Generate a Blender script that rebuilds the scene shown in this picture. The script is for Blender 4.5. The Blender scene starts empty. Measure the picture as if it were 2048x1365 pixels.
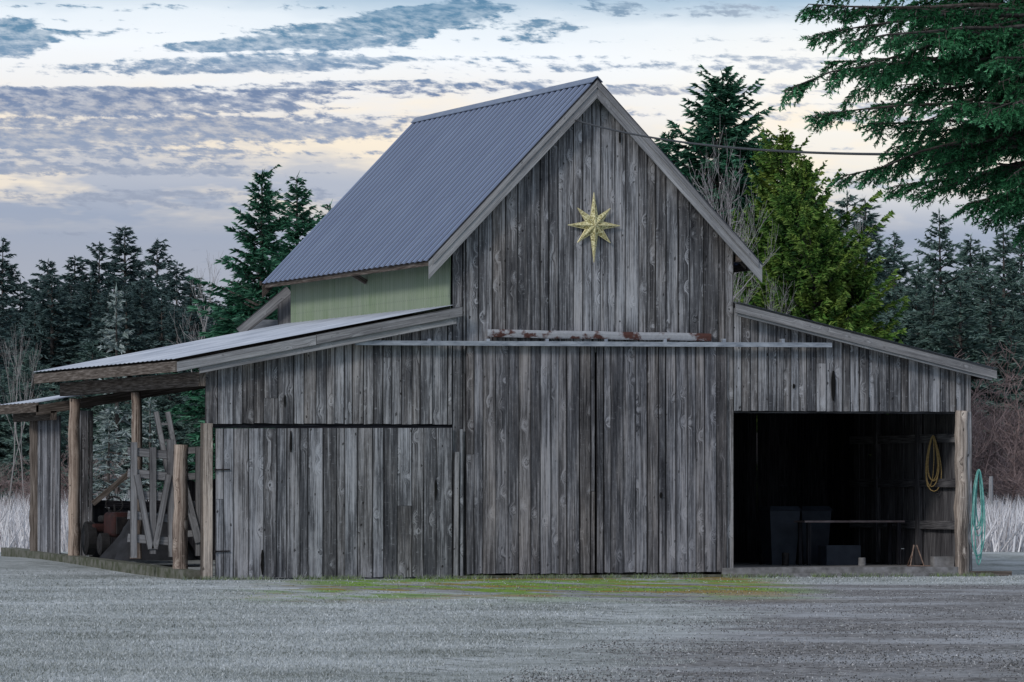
import bpy, math, random
import numpy as np
from mathutils import Vector
random.seed(7)
rng = np.random.default_rng(7)
scene = bpy.context.scene
COL = scene.collection

# ------------------------------------------------------------------ survey frame
# barn facade lies in the plane Y=0, X runs along it, barn runs back along +Y, metres
F = 11000.0
PHI = math.radians(17.4)
S, C = math.sin(PHI), math.cos(PHI)
D0 = 101.0
EYE = 1.62
HOR = 980.0
CAM = (-D0 * S, -D0 * C)

def at(px, py, y=0.0):
    u = (px - 1024) / F
    t = (y - CAM[1]) / (C - u * S)
    return Vector((CAM[0] + t * (S + u * C), y, EYE + t * (HOR - py) / F))

def dep(px, py, d):
    u = (px - 1024) / F
    return Vector((CAM[0] + d * (S + u * C), CAM[1] + d * (C - u * S), EYE + d * (HOR - py) / F))

def gnd(px, py):
    return dep(px, py, EYE * F / (py - HOR))

def ground_z(x, y):
    t = np.clip((np.asarray(y, float) - 0.5) / 14.0, 0, 1)
    t = t * t * (3 - 2 * t)
    return 0.24 * t + np.clip((np.asarray(y, float) - 30) / 400, 0, 0.3)

# ------------------------------------------------------------------ node helpers
class G:
    def __init__(self, nt):
        self.nt = nt
    def n(self, typ, props=None, ins=None):
        nd = self.nt.nodes.new(typ)
        for k, v in (props or {}).items():
            setattr(nd, k, v)
        for k, v in (ins or {}).items():
            if isinstance(v, bpy.types.NodeSocket):
                self.nt.links.new(v, nd.inputs[k])
            else:
                nd.inputs[k].default_value = v
        return nd
    def m(self, op, a, b=None, c=None, clamp=False):
        ins = {0: a}
        if b is not None: ins[1] = b
        if c is not None: ins[2] = c
        return self.n('ShaderNodeMath', {'operation': op, 'use_clamp': clamp}, ins).outputs[0]
    def mr(self, v, a, b, c=0.0, d=1.0, smooth=False):
        nd = self.n('ShaderNodeMapRange', {'clamp': True, 'interpolation_type': 'SMOOTHSTEP' if smooth else 'LINEAR'},
                    {0: v, 1: a, 2: b, 3: c, 4: d})
        return nd.outputs[0]
    def mix(self, f, a, b, blend='MIX'):
        def c4(v):
            return (*v, 1.0) if isinstance(v, tuple) and len(v) == 3 else v
        nd = self.n('ShaderNodeMix', {'data_type': 'RGBA', 'blend_type': blend}, {0: f, 6: c4(a), 7: c4(b)})
        return nd.outputs[2]
    def noise(self, vec, scale=1.0, detail=4.0, rough=0.55, dist=0.0):
        return self.n('ShaderNodeTexNoise', {}, {'Vector': vec, 'Scale': scale, 'Detail': detail,
                                                 'Roughness': rough, 'Distortion': dist}).outputs[0]
    def comb(self, x, y, z=0.0):
        return self.n('ShaderNodeCombineXYZ', {}, {0: x, 1: y, 2: z}).outputs[0]
    def sep(self, v):
        o = self.n('ShaderNodeSeparateXYZ', {}, {0: v}).outputs
        return o[0], o[1], o[2]
    def ramp(self, f, stops, interp='LINEAR'):
        nd = self.n('ShaderNodeValToRGB', {}, {0: f})
        cr = nd.color_ramp
        cr.interpolation = interp
        while len(cr.elements) < len(stops):
            cr.elements.new(0.5)
        for e, (p, c) in zip(cr.elements, stops):
            e.position = p
            e.color = (*c, 1.0) if len(c) == 3 else c
        return nd.outputs[0]
    def attr(self, name):
        return self.n('ShaderNodeAttribute', {'attribute_name': name}).outputs['Vector']

def new_mat(name):
    m = bpy.data.materials.new(name)
    m.use_nodes = True
    m.node_tree.nodes.clear()
    return m, G(m.node_tree)

def finish(m, g, color, rough=0.85, metal=0.0, height=None, bump=0.5, bdist=0.01, spec=0.3):
    ins = {'Base Color': color, 'Roughness': rough, 'Metallic': metal, 'Specular IOR Level': spec}
    if height is not None:
        ins['Normal'] = g.n('ShaderNodeBump', {}, {'Strength': bump, 'Distance': bdist, 'Height': height}).outputs[0]
    b = g.n('ShaderNodeBsdfPrincipled', {}, ins)
    out = g.n('ShaderNodeOutputMaterial')
    g.nt.links.new(b.outputs[0], out.inputs[0])
    return m

def diffuse(m, g, color, height=None, bump=.5, bdist=.01):
    ins = {'Color': color}
    if height is not None:
        ins['Normal'] = g.n('ShaderNodeBump', {}, {'Strength': bump, 'Distance': bdist, 'Height': height}).outputs[0]
    b = g.n('ShaderNodeBsdfDiffuse', {}, ins)
    out = g.n('ShaderNodeOutputMaterial')
    g.nt.links.new(b.outputs[0], out.inputs[0])
    return m

def wood(name, dark=(.026, .027, .032), mid=(.118, .122, .134), light=(.46, .48, .525), knots=1.0, warm=(.175, .143, .115), warmth=0.36, contrast=1.0, simple=False):
    m, g = new_mat(name)
    uv = g.n('ShaderNodeUVMap', {'uv_map': 'UVMap'}).outputs[0]
    u, v, _ = g.sep(uv)
    b, o, w = g.sep(g.attr('rnd'))
    ou = g.m('ADD', u, g.m('MULTIPLY', o, 37.0))
    ov = g.m('ADD', v, g.m('MULTIPLY', o, 91.0))
    if simple:
        fine = g.noise(g.comb(g.m('MULTIPLY', ou, 50.0), g.m('MULTIPLY', ov, 1.6)), 1.0, 4.0, 0.65)
        t = g.m('ADD', g.m('MULTIPLY', g.m('SUBTRACT', fine, .5), 1.7), g.m('ADD', .38, g.m('MULTIPLY', b, .24)))
        return diffuse(m, g, g.ramp(t, [(.15, dark), (.5, mid), (.9, light)]))
    chk = g.noise(g.comb(g.m('MULTIPLY', ou, 26.0), g.m('MULTIPLY', ov, 7.0), 9.0), 1.0, 4.0, 0.7)
    kj = g.m('MULTIPLY', g.m('SUBTRACT', chk, .5), .30)
    vor = g.n('ShaderNodeTexVoronoi', {'feature': 'F1', 'voronoi_dimensions': '2D'},
              {'Vector': g.comb(g.m('ADD', g.m('MULTIPLY', ou, 4.2), kj), g.m('ADD', g.m('MULTIPLY', ov, 2.6), kj)), 'Scale': 1.0})
    vd = vor.outputs['Distance']
    vs_ = g.n('ShaderNodeSeparateColor', {}, {0: vor.outputs['Color']}).outputs
    gate = g.mr(vs_[0], 0.66, 0.74)
    k = g.m('MULTIPLY', g.mr(vd, 0.42, 0.05, smooth=True), gate)
    ksz = g.mr(vs_[1], 0, 1, .04, .13)
    kc = g.m('MULTIPLY', g.m('LESS_THAN', vd, g.m('MULTIPLY', ksz, .6)), g.m('GREATER_THAN', vs_[2], .5))
    kr = g.m('MULTIPLY', g.m('LESS_THAN', vd, ksz), gate)
    gu = g.m('ADD', ou, g.m('MULTIPLY', k, 0.09))
    fine = g.noise(g.comb(g.m('MULTIPLY', gu, 55.0), g.m('MULTIPLY', ov, 0.9)), 1.0, 5.0, 0.62)
    wide = g.noise(g.comb(g.m('MULTIPLY', gu, 15.0), g.m('MULTIPLY', ov, 0.45)), 1.0, 3.0, 0.6, 0.9)
    blot = g.noise(g.comb(g.m('MULTIPLY', ou, 5.0), g.m('MULTIPLY', ov, .60), 4.0), 1.0, 4.0, 0.6)
    saw = g.noise(g.comb(g.m('MULTIPLY', ou, 9.0), g.m('MULTIPLY', ov, 26.0), 2.0), 1.0, 2.0, 0.6)
    pos = g.n('ShaderNodeTexCoord').outputs['Object']
    big = g.noise(pos, 0.5, 2.0, 0.5)
    t = g.m('ADD', g.m('MULTIPLY', fine, 0.85), g.m('MULTIPLY', wide, 0.62))
    t = g.m('ADD', t, g.m('MULTIPLY', blot, 0.60))
    t = g.m('ADD', t, g.m('MULTIPLY', chk, 0.26))
    t = g.m('ADD', t, g.m('MULTIPLY', g.m('SUBTRACT', b, 0.5), 0.17))
    t = g.m('ADD', t, g.m('MULTIPLY', g.m('SUBTRACT', big, 0.5), 0.26))
    t = g.m('ADD', t, g.m('MULTIPLY', k, 0.08))
    t = g.m('ADD', t, -0.665)
    t = g.m('ADD', g.m('MULTIPLY', g.m('SUBTRACT', t, 0.5), 1.65 * contrast), 0.51)
    col = g.ramp(t, [(0.05, dark), (0.46, mid), (0.66, tuple(0.55 * a + .45 * c for a, c in zip(mid, light))), (0.95, light)])
    wb = g.m('ADD', g.mr(blot, 0.45, 0.75, 0, .8), g.mr(o, .5, 1.0, 0, .7))
    col = g.mix(g.m('MULTIPLY', wb, warmth), col, g.mix(1.0, g.mix(g.mr(t, .15, .85), (.3, .3, .3), (1.7, 1.7, 1.7)), warm, 'MULTIPLY'))
    sw = g.m('MULTIPLY', g.mr(saw, .60, .70), g.mr(chk, .46, .62))
    col = g.mix(g.m('MULTIPLY', sw, .42 * knots), col, light)
    col = g.mix(g.m('MULTIPLY', kr, 0.30 * knots), col, light)
    col = g.mix(g.m('MULTIPLY', kc, 0.80 * knots), col, (.018, .017, .016))
    cr = g.mr(fine, 0.345, 0.285, 0.0, 0.85)
    col = g.mix(cr, col, (.012, .012, .014))
    e = g.m('MINIMUM', u, g.m('SUBTRACT', w, u))
    ed = g.mr(e, 0.0, 0.018, 0.30, 1.0, smooth=True)
    col = g.mix(1.0, col, g.comb(ed, ed, ed), 'MULTIPLY')
    hb = g.noise(g.comb(g.m('MULTIPLY', ou, 55.0), g.m('MULTIPLY', ov, 1.0)), 1.0, 2.0, 0.6)
    return diffuse(m, g, col, hb, .6, .012)

def plain(name, c1, c2, scale=6.0, rough=0.8, metal=0.0, bump=0.3, bd=0.01, stretch=(1, 1, 1), lo=0.35, hi=0.65, spec=0.3):
    m, g = new_mat(name)
    pos = g.n('ShaderNodeTexCoord').outputs['Object']
    mp = g.n('ShaderNodeMapping', {}, {0: pos, 3: stretch}).outputs[0]
    nz = g.noise(mp, scale, 5.0, 0.6)
    col = g.mix(g.mr(nz, lo, hi), c1, c2)
    return finish(m, g, col, rough, metal, nz, bump, bd, spec)

def flat_branch(name, c1, c2):
    m, g = new_mat(name)
    b, o, r = g.sep(g.attr('rnd'))
    return diffuse(m, g, g.mix(b, c1, c2))

def foliage(name, dark, light, tip, frost=0.0, frostc=(.42, .48, .50), patch=None):
    m, g = new_mat(name)
    b, o, r = g.sep(g.attr('rnd'))
    pos = g.n('ShaderNodeTexCoord').outputs['Object']
    big = g.noise(pos, 0.9, 2.0, 0.6)
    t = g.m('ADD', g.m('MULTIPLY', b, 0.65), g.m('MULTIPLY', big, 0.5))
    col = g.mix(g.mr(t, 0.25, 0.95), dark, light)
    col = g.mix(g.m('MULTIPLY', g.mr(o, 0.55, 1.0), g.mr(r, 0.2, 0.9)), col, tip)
    if patch:
        col = g.mix(g.mr(big, .50, .64, 0, .8), col, patch)
    if frost > 0:
        col = g.mix(g.m('MULTIPLY', g.mr(r, 0.1, 0.8), frost), col, frostc)  # frost tone; on the far firs it also carries painted haze
    return diffuse(m, g, col)

M = {}
M['wall'] = wood('weathered_wood')
M['door'] = wood('weathered_door_wood', mid=(.106, .111, .124), light=(.44, .46, .51), knots=1.0, warmth=.24)
M['slide'] = wood('weathered_sliding_door_wood', mid=(.106, .109, .124), light=(.39, .40, .45), knots=0.7, warmth=0.38)
M['trim'] = wood('weathered_trim_wood', dark=(.07, .07, .078), mid=(.23, .235, .25), light=(.48, .50, .53), knots=0.4, warmth=.2, contrast=.7)
M['post'] = wood('peeled_log_wood', dark=(.04, .030, .026), mid=(.20, .160, .138), light=(.52, .47, .42), knots=1.2, warm=(.22, .15, .11), warmth=0.5, contrast=1.2)
M['pale'] = wood('pale_post_wood', dark=(.07, .06, .055), mid=(.32, .285, .26), light=(.68, .64, .59), knots=0.9, warm=(.28, .20, .15), warmth=0.5, contrast=1.2)
M['postdark'] = wood('old_log_wood', dark=(.03, .025, .022), mid=(.10, .085, .075), light=(.28, .25, .23), warm=(.12, .085, .06), simple=True)
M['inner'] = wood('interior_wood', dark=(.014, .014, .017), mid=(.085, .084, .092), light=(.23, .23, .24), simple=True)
M['black'] = wood('shade_dark_wood', dark=(.008, .008, .011), mid=(.032, .032, .038), light=(.085, .085, .094), simple=True)  # near-black tone has the deep bay's shade put into the colour
M['concrete'] = plain('old_concrete', (.12, .12, .12), (.28, .28, .29), 5, 0.9)
M['mossy'] = plain('mossy_concrete', (.05, .06, .03), (.16, .16, .14), 6, 0.95)
M['galv'] = plain('galvanised_steel', (.22, .25, .30), (.42, .46, .52), 4, 0.55, 0.25, 0.1, 0.003, (1, 1, 4))
M['iron'] = plain('dark_iron', (.015, .015, .018), (.04, .035, .035), 12, 0.6, 0.5)
M['hole'] = plain('dark_hole', (.002, .002, .002), (.004, .004, .004), 12, 0.9)
M['rubber'] = plain('black_rubber', (.010, .010, .011), (.022, .022, .024), 12, 0.8)
M['red'] = plain('faded_red_paint', (.018, .007, .007), (.045, .013, .012), 5, 0.7)
M['bin'] = plain('dark_plastic', (.028, .036, .052), (.045, .055, .075), 4, 0.6)
M['rope'] = plain('tan_rope', (.26, .18, .07), (.50, .36, .16), 30, 0.8)
M['hose'] = plain('teal_hose', (.08, .30, .28), (.24, .52, .48), 10, 0.45)
M['cable'] = plain('black_cable', (.012, .012, .014), (.02, .02, .022), 10, 0.6)
M['bark'] = plain('bark', (.03, .026, .024), (.11, .10, .095), 5, 0.95, 0, 0.6, 0.03, (3, 3, 0.6))
M['twig_grey'] = flat_branch('bare_branches_grey', (.22, .21, .22), (.44, .42, .44))
M['twig_red'] = flat_branch('bare_branches_rosy', (.17, .125, .12), (.34, .27, .27))
M['twig_pale'] = flat_branch('bare_branches_pale', (.24, .23, .23), (.44, .42, .42))
M['fir_dark'] = foliage('fir_needles_dark', (.024, .048, .050), (.080, .138, .132), (.13, .20, .19), 0.25, (.24, .31, .33))  # paler blue-grey puts distance haze into the needle colour
M['fir_green'] = foliage('fir_needles_green', (.008, .040, .024), (.052, .19, .11), (.13, .31, .20), 0.05)
M['fir_mid'] = foliage('fir_needles_misty', (.036, .074, .066), (.125, .21, .175), (.21, .31, .26), 0.25, (.31, .39, .40))  # lightened for distance: haze painted into the needles
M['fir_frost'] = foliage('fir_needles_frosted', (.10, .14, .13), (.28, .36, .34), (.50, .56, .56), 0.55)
M['cedar'] = foliage('cedar_foliage', (.012, .050, .014), (.11, .23, .045), (.30, .41, .10), 0.03, patch=(.20, .28, .055))
M['near'] = foliage('spruce_needles', (.006, .034, .016), (.042, .205, .080), (.14, .40, .21), 0.06, (.25, .45, .34))

def rusty():
    m, g = new_mat('rusty_flashing')
    pos = g.n('ShaderNodeTexCoord').outputs['Object']
    mp = g.n('ShaderNodeMapping', {}, {0: pos, 3: (1.1, 1, 1.5)}).outputs[0]
    nz = g.noise(mp, 1.6, 7, 0.6)
    n2 = g.noise(pos, 14, 4, 0.6)
    base = g.mix(n2, (.24, .25, .28), (.46, .48, .52))
    rust = g.mix(n2, (.04, .018, .016), (.13, .055, .045))
    return finish(m, g, g.mix(g.mr(nz, 0.49, 0.54), base, rust), 0.7, 0.1, nz, 0.2, 0.005)
M['rusty'] = rusty()

def roofmat(name, c1, c2, period, frost=0.0, rough=0.5, metal=0.3, groove_shade=0.5, c3=(.5, .55, .62), crest_light=0.0):
    m, g = new_mat(name)
    u, v, _ = g.sep(g.n('ShaderNodeUVMap', {'uv_map': 'UVMap'}).outputs[0])
    st = g.noise(g.comb(g.m('MULTIPLY', u, 5.0), g.m('MULTIPLY', v, 0.4)), 1, 4, 0.5)
    bl = g.noise(g.comb(u, v), .9, 4, 0.5)
    col = g.mix(g.mr(g.m('ADD', g.m('MULTIPLY', st, .6), g.m('MULTIPLY', bl, .4)), 0.35, 0.65), c1, c2)
    if frost > 0:
        col = g.mix(g.m('MULTIPLY', g.mr(bl, 0.3, 0.65), frost), col, c3)
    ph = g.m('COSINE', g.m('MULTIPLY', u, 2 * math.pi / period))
    gr = g.mr(ph, -.98, -.35, groove_shade, 1.0)  # rib shading put into the colour: troughs darkened
    hi = g.mr(ph, .6, .95, 1.0, 1.0 + crest_light)  # painted highlight along the rib crests
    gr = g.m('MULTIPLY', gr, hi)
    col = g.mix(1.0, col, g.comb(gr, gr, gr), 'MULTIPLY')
    sc = g.m('ABSOLUTE', g.m('SUBTRACT', g.m('FRACT', g.m('DIVIDE', v, 1.15)), 0.5))
    sr = g.m('MULTIPLY', g.mr(sc, 0.0, 0.016, 1, 0), g.mr(ph, 0.2, 0.9))
    col = g.mix(g.m('MULTIPLY', sr, 0.35), col, (.05, .055, .07))
    return finish(m, g, col, rough, metal, None, 0.1, 0.005, 0.35)
RP = 0.36
M['roof'] = roofmat('blue_grey_ribbed_steel', (.112, .146, .232), (.138, .178, .272), RP, 0.10, 0.6, 0.1, 0.16, (.20, .25, .34), crest_light=.55)
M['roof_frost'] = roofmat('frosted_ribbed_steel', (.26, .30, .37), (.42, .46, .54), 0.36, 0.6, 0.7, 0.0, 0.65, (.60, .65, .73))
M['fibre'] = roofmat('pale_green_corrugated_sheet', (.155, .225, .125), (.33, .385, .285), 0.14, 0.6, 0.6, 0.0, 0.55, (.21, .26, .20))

# ------------------------------------------------------------------ mesh builder
class MB:
    def __init__(self):
        self.v, self.f, self.uv, self.c, self.cur = [], [], [], [], (.5, .5, .5)
    def rc(self, w=9.0):
        self.cur = (random.random(), random.random(), w)
        return self
    def hexa(self, a, b):
        a = [Vector(p) for p in a]; b = [Vector(p) for p in b]
        ax = sum(b, Vector()) - sum(a, Vector())
        ax.normalize()
        i0 = len(self.v)
        self.v += [tuple(p) for p in a + b]
        per = [0]
        for i in range(4):
            e = a[(i + 1) % 4] - a[i]
            per.append(per[-1] + (e - ax * e.dot(ax)).length)
        for i in range(4):
            j = (i + 1) % 4
            self.f.append((i0 + i, i0 + j, i0 + 4 + j, i0 + 4 + i))
            self.uv += [(per[i], a[i].dot(ax)), (per[i + 1], a[j].dot(ax)), (per[i + 1], b[j].dot(ax)), (per[i], b[i].dot(ax))]
            self.c.append(self.cur)
        for q, pts in ((( 3, 2, 1, 0), a), ((4, 5, 6, 7), b)):
            self.f.append(tuple(i0 + k for k in q))
            self.uv += [(per[2] * .2 + .05 * k, .03 * k) for k in range(4)]
            self.c.append(self.cur)
    def beam(self, p0, p1, w, t, n=(0, -1, 0)):
        p0, p1, n = Vector(p0), Vector(p1), Vector(n)
        ax = (p1 - p0).normalized()
        n = (n - ax * n.dot(ax)).normalized()
        s = ax.cross(n).normalized() * (w / 2)
        n = n * (t / 2)
        self.rc(w)
        self.hexa([p0 - s + n, p0 + s + n, p0 + s - n, p0 - s - n], [p1 - s + n, p1 + s + n, p1 + s - n, p1 - s - n])
    def box(self, lo, hi):
        (x0, y0, z0), (x1, y1, z1) = lo, hi
        self.rc(9.0)
        self.hexa([(x0, y0, z0), (x1, y0, z0), (x1, y1, z0), (x0, y1, z0)], [(x0, y0, z1), (x1, y0, z1), (x1, y1, z1), (x0, y1, z1)])
    def tube(self, pts, rad, n=8, cap=True, wob=0.0):
        pts = [Vector(p) for p in pts]
        if not isinstance(rad, (list, tuple)):
            rad = [rad] * len(pts)
        i0 = len(self.v)
        L = 0
        Ls = []
        prev = None
        for i, p in enumerate(pts):
            a = pts[min(i + 1, len(pts) - 1)] - pts[max(i - 1, 0)]
            a = a.normalized() if a.length > 1e-9 else Vector((0, 0, 1))
            if prev is None:
                r = a.cross(Vector((0, 0, 1)))
                if r.length < 0.05: r = a.cross(Vector((1, 0, 0)))
            else:
                r = prev - a * prev.dot(a)
            r.normalize(); prev = r
            q = a.cross(r)
            if i: L += (pts[i] - pts[i - 1]).length
            Ls.append(L)
            for k in range(n):
                th = 2 * math.pi * k / n
                rr = rad[i] * (1 + (random.uniform(-wob, wob) if wob else 0))
                self.v.append(tuple(p + r * (math.cos(th) * rr) + q * (math.sin(th) * rr)))
        for i in range(len(pts) - 1):
            for k in range(n):
                k2 = (k + 1) % n
                self.f.append((i0 + i * n + k, i0 + i * n + k2, i0 + (i + 1) * n + k2, i0 + (i + 1) * n + k))
                w = 2 * math.pi * rad[0] / n
                self.uv += [(k * w + .05, Ls[i]), ((k + 1) * w + .05, Ls[i]), ((k + 1) * w + .05, Ls[i + 1]), (k * w + .05, Ls[i + 1])]
                self.c.append((self.cur[0], self.cur[1], 9.0))
        if cap:
            for base in (i0, i0 + (len(pts) - 1) * n):
                self.f.append(tuple(base + k for k in range(n)))
                self.uv += [(.02 * k, .01 * k) for k in range(n)]
                self.c.append((self.cur[0], self.cur[1], 9.0))
    def grid(self, fn, s, t):
        i0 = len(self.v)
        for a in s:
            for b in t:
                self.v.append(tuple(fn(a, b)))
        nt = len(t)
        for i in range(len(s) - 1):
            for j in range(nt - 1):
                self.f.append((i0 + i * nt + j, i0 + (i + 1) * nt + j, i0 + (i + 1) * nt + j + 1, i0 + i * nt + j + 1))
                self.uv += [(s[i], t[j]), (s[i + 1], t[j]), (s[i + 1], t[j + 1]), (s[i], t[j + 1])]
                self.c.append(self.cur)
    def planks(self, s0, s1, top, bot, P, wr=(.15, .30), th=.025, split=0.12, jit=.012, ragged=.0):
        s = s0
        while s < s1 - 0.02:
            w = random.uniform(*wr)
            if s + w > s1 - 0.06: w = s1 - s
            gap = random.choice([.002, .004, .007, .012])
            a, b = s + gap / 2, s + w - gap / 2
            la, lb = random.uniform(-.004, .004), random.uniform(-.004, .004)
            off = random.uniform(-jit, jit)
            za, zb = bot(a) + random.uniform(-ragged, ragged), bot(b) + random.uniform(-ragged, ragged)
            ta, tb = top(a), top(b)
            segs = [(za, zb, ta, tb)]
            if random.random() < split and min(ta, tb) - max(za, zb) > 1.2:
                zm = random.uniform(max(za, zb) + .4, min(ta, tb) - .4)
                segs = [(za, zb, zm - .003, zm - .003), (zm + .003, zm + .003, ta, tb)]
            for (z0a, z0b, z1a, z1b) in segs:
                self.rc(b - a)
                o = off + random.uniform(-.002, .002)
                self.hexa([P(a, z0a, o), P(b, z0b, o), P(b, z0b, o + th), P(a, z0a, o + th)],
                          [P(a + la, z1a, o), P(b + lb, z1b, o), P(b + lb, z1b, o + th), P(a + la, z1a, o + th)])
            s += w
    def build(self, name, mat, parent=None, smooth=False, label=None):
        me = bpy.data.meshes.new(name)
        me.from_pydata(self.v, [], self.f)
        ul = me.uv_layers.new(name='UVMap')
        ul.data.foreach_set('uv', np.array(self.uv, dtype=np.float32).ravel())
        at_ = me.attributes.new('rnd', 'FLOAT_VECTOR', 'FACE')
        at_.data.foreach_set('vector', np.array(self.c, dtype=np.float32).ravel())
        if smooth:
            me.polygons.foreach_set('use_smooth', [True] * len(me.polygons))
        me.materials.append(mat)
        ob = bpy.data.objects.new(name, me)
        COL.objects.link(ob)
        if parent: ob.parent = parent
        if label: ob['label'] = label
        return ob

def tri_mesh(name, T, Cc):
    n = len(T)
    me = bpy.data.meshes.new(name)
    me.vertices.add(n * 3); me.loops.add(n * 3); me.polygons.add(n)
    me.vertices.foreach_set('co', T.astype(np.float32).ravel())
    me.loops.foreach_set('vertex_index', np.arange(n * 3, dtype=np.int32))
    me.polygons.foreach_set('loop_start', np.arange(0, n * 3, 3, dtype=np.int32))
    me.update(calc_edges=True)
    a = me.attributes.new('rnd', 'FLOAT_VECTOR', 'FACE')
    a.data.foreach_set('vector', Cc.astype(np.float32).ravel())
    return me

def obj(name, me, parent=None):
    ob = bpy.data.objects.new(name, me)
    COL.objects.link(ob)
    if parent: ob.parent = parent
    return ob

def thing(name, label, cat, loc=(0, 0, 0), group=None):
    e = bpy.data.objects.new(name, None)
    e.empty_display_size = 0.3
    e.location = loc
    COL.objects.link(e)
    tag(e, label, cat, group)
    return e

def tag(o, label, cat, group=None, kind=None):
    o['label'] = label; o['category'] = cat
    if group: o['group'] = group
    if kind: o['kind'] = kind
    return o

# ------------------------------------------------------------------ camera
cam = bpy.data.cameras.new('camera')
cam.sensor_width = 36.0
cam.lens = F / 2048 * 36.0
cam.clip_start = 0.5
cam.clip_end = 6000
co = bpy.data.objects.new('camera', cam)
COL.objects.link(co)
co.location = (CAM[0], CAM[1], EYE)
co.rotation_euler = (math.radians(90) + math.atan((HOR - 682.5) / F), 0, -PHI)
scene.camera = co

# ------------------------------------------------------------------ world
def make_world():
    w = bpy.data.worlds.new('World')
    scene.world = w
    w.use_nodes = True
    w.cycles.sampling_method = 'NONE'
    nt = w.node_tree
    nt.nodes.clear()
    g = G(nt)
    d = g.n('ShaderNodeTexCoord').outputs['Generated']
    d = g.n('ShaderNodeVectorMath', {'operation': 'NORMALIZE'}, {0: d}).outputs[0]
    U = g.n('ShaderNodeVectorMath', {'operation': 'DOT_PRODUCT'}, {0: d, 1: (C, -S, 0)}).outputs['Value']
    V = g.sep(d)[2]
    X = g.m('MULTIPLY', U, 11.0)
    Y = g.m('MULTIPLY', V, 11.0)
    warp = g.noise(g.comb(g.m('MULTIPLY', X, 2.0), g.m('MULTIPLY', Y, 7.0)), 1, 4, .6)
    Yw = g.m('ADD', Y, g.m('MULTIPLY', g.m('SUBTRACT', warp, .5), 0.09))
    Yw = g.m('ADD', Yw, g.m('MULTIPLY', X, 0.03))
    base = g.ramp(g.m('DIVIDE', Yw, 1.2), [
        (0.00, (.42, .43, .48)), (.36, (.33, .36, .46)), (.44, (.29, .34, .47)), (.50, (.42, .45, .55)),
        (.57, (.76, .69, .62)), (.63, (.84, .81, .80)), (.72, (.88, .91, .96)),
        (.775, (.78, .84, .91)), (.825, (.36, .50, .65)), (1.0, (.22, .35, .52))])
    wx = g.m('MULTIPLY', g.mr(X, 0.0, 0.7, smooth=True), g.mr(Y, 0.50, 0.66, smooth=True))
    wx = g.m('MULTIPLY', wx, g.mr(Y, 0.98, 0.85, smooth=True))
    base = g.mix(g.m('MULTIPLY', wx, .6), base, (.96, .91, .84))
    pe = g.noise(g.comb(g.m('MULTIPLY', X, 3.0), g.m('MULTIPLY', Y, 14.0), 3.0), 1, 4, .6)
    pm = g.m('MULTIPLY', g.mr(pe, .47, .62), g.m('MULTIPLY', g.mr(Y, .50, .60, smooth=True), g.mr(Y, .86, .72, smooth=True)))
    base = g.mix(g.m('MULTIPLY', pm, .7), base, (.98, .84, .66))
    wv = g.m('MULTIPLY', g.m('SUBTRACT', warp, .5), .12)
    Xr = g.m('ADD', X, wv)
    n1 = g.noise(g.comb(g.m('MULTIPLY', X, 6.0), g.m('MULTIPLY', Y, 30.0)), 1, 5, .65, .3)
    n2 = g.noise(g.comb(g.m('MULTIPLY', g.m('ADD', Xr, g.m('MULTIPLY', Y, .8)), 27.0), g.m('MULTIPLY', Y, 70.0), 5.0), 1, 5, .62)
    n3 = g.noise(g.comb(g.m('MULTIPLY', X, 1.3), g.m('MULTIPLY', Y, 42.0), 8.0), 1, 3, .5)
    dens = g.m('ADD', g.m('MULTIPLY', n1, .55), g.m('MULTIPLY', n2, .75))
    dens = g.m('ADD', dens, g.m('MULTIPLY', n3, .70))
    ell = [(740, 60, 250, 30, .10, .34), (470, 92, 140, 12, .06, .34), (25, 85, 70, 40, 0, .40), (150, 205, 480, 24, .0, .44), (1080, 62, 75, 22, .1, .30),
           (420, 135, 320, 18, .03, .28), (150, 275, 600, 36, .0, .31), (1560, 28, 220, 14, 0, .22), (950, 180, 500, 16, 0, .22),
           (120, 335, 440, 22, 0, .22), (860, 30, 130, 24, .15, .30), (1300, 130, 560, 16, 0, .18), (1230, 20, 60, 14, 0, .24), (1750, 230, 500, 24, 0, .20), (600, 250, 340, 18, 0, .24),
           (150, 75, 140, 12, .1, .18), (1500, 180, 300, 12, 0, .15), (250, 400, 500, 30, 0, .16), (1750, 360, 300, 20, 0, .2)]
    msum = None
    for (px, py, a, b, tilt, wt) in ell:
        cx, cy = (px - 1024) / 1000.0, (HOR - py) / 1000.0
        dx = g.m('SUBTRACT', X, cx)
        dy = g.m('SUBTRACT', g.m('SUBTRACT', Y, cy), g.m('MULTIPLY', dx, tilt))
        dx = g.m('DIVIDE', dx, a / 1000.0); dy = g.m('DIVIDE', dy, b / 1000.0)
        r = g.m('ADD', g.m('MULTIPLY', dx, dx), g.m('MULTIPLY', dy, dy))
        mm = g.m('MULTIPLY', g.mr(r, 2.2, 0.0, smooth=True), wt)
        msum = mm if msum is None else g.m('ADD', msum, mm)
    dens = g.m('ADD', dens, msum)
    cm = g.mr(dens, 1.11, 1.29, smooth=True)
    cc = g.ramp(g.m('DIVIDE', Y, 1.2), [(0, (.24, .27, .36)), (.5, (.27, .31, .43)), (.58, (.22, .28, .43)), (.66, (.095, .155, .32)), (.72, (.13, .24, .40)), (.76, (.045, .17, .32)), (.9, (.06, .18, .33))])
    cc = g.mix(g.mr(X, .0, .8), cc, (.50, .53, .62))
    cc2 = g.mix(g.mr(n2, .38, .60), g.mix(.45, cc, base), cc)
    col = g.mix(g.m('MULTIPLY', cm, .96), base, cc2)
    col = g.mix(g.mr(V, .10, .45, smooth=True), col, (.49, .53, .61))
    col = g.mix(g.mr(V, 0.0, -0.05), col, (.10, .11, .12))
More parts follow.
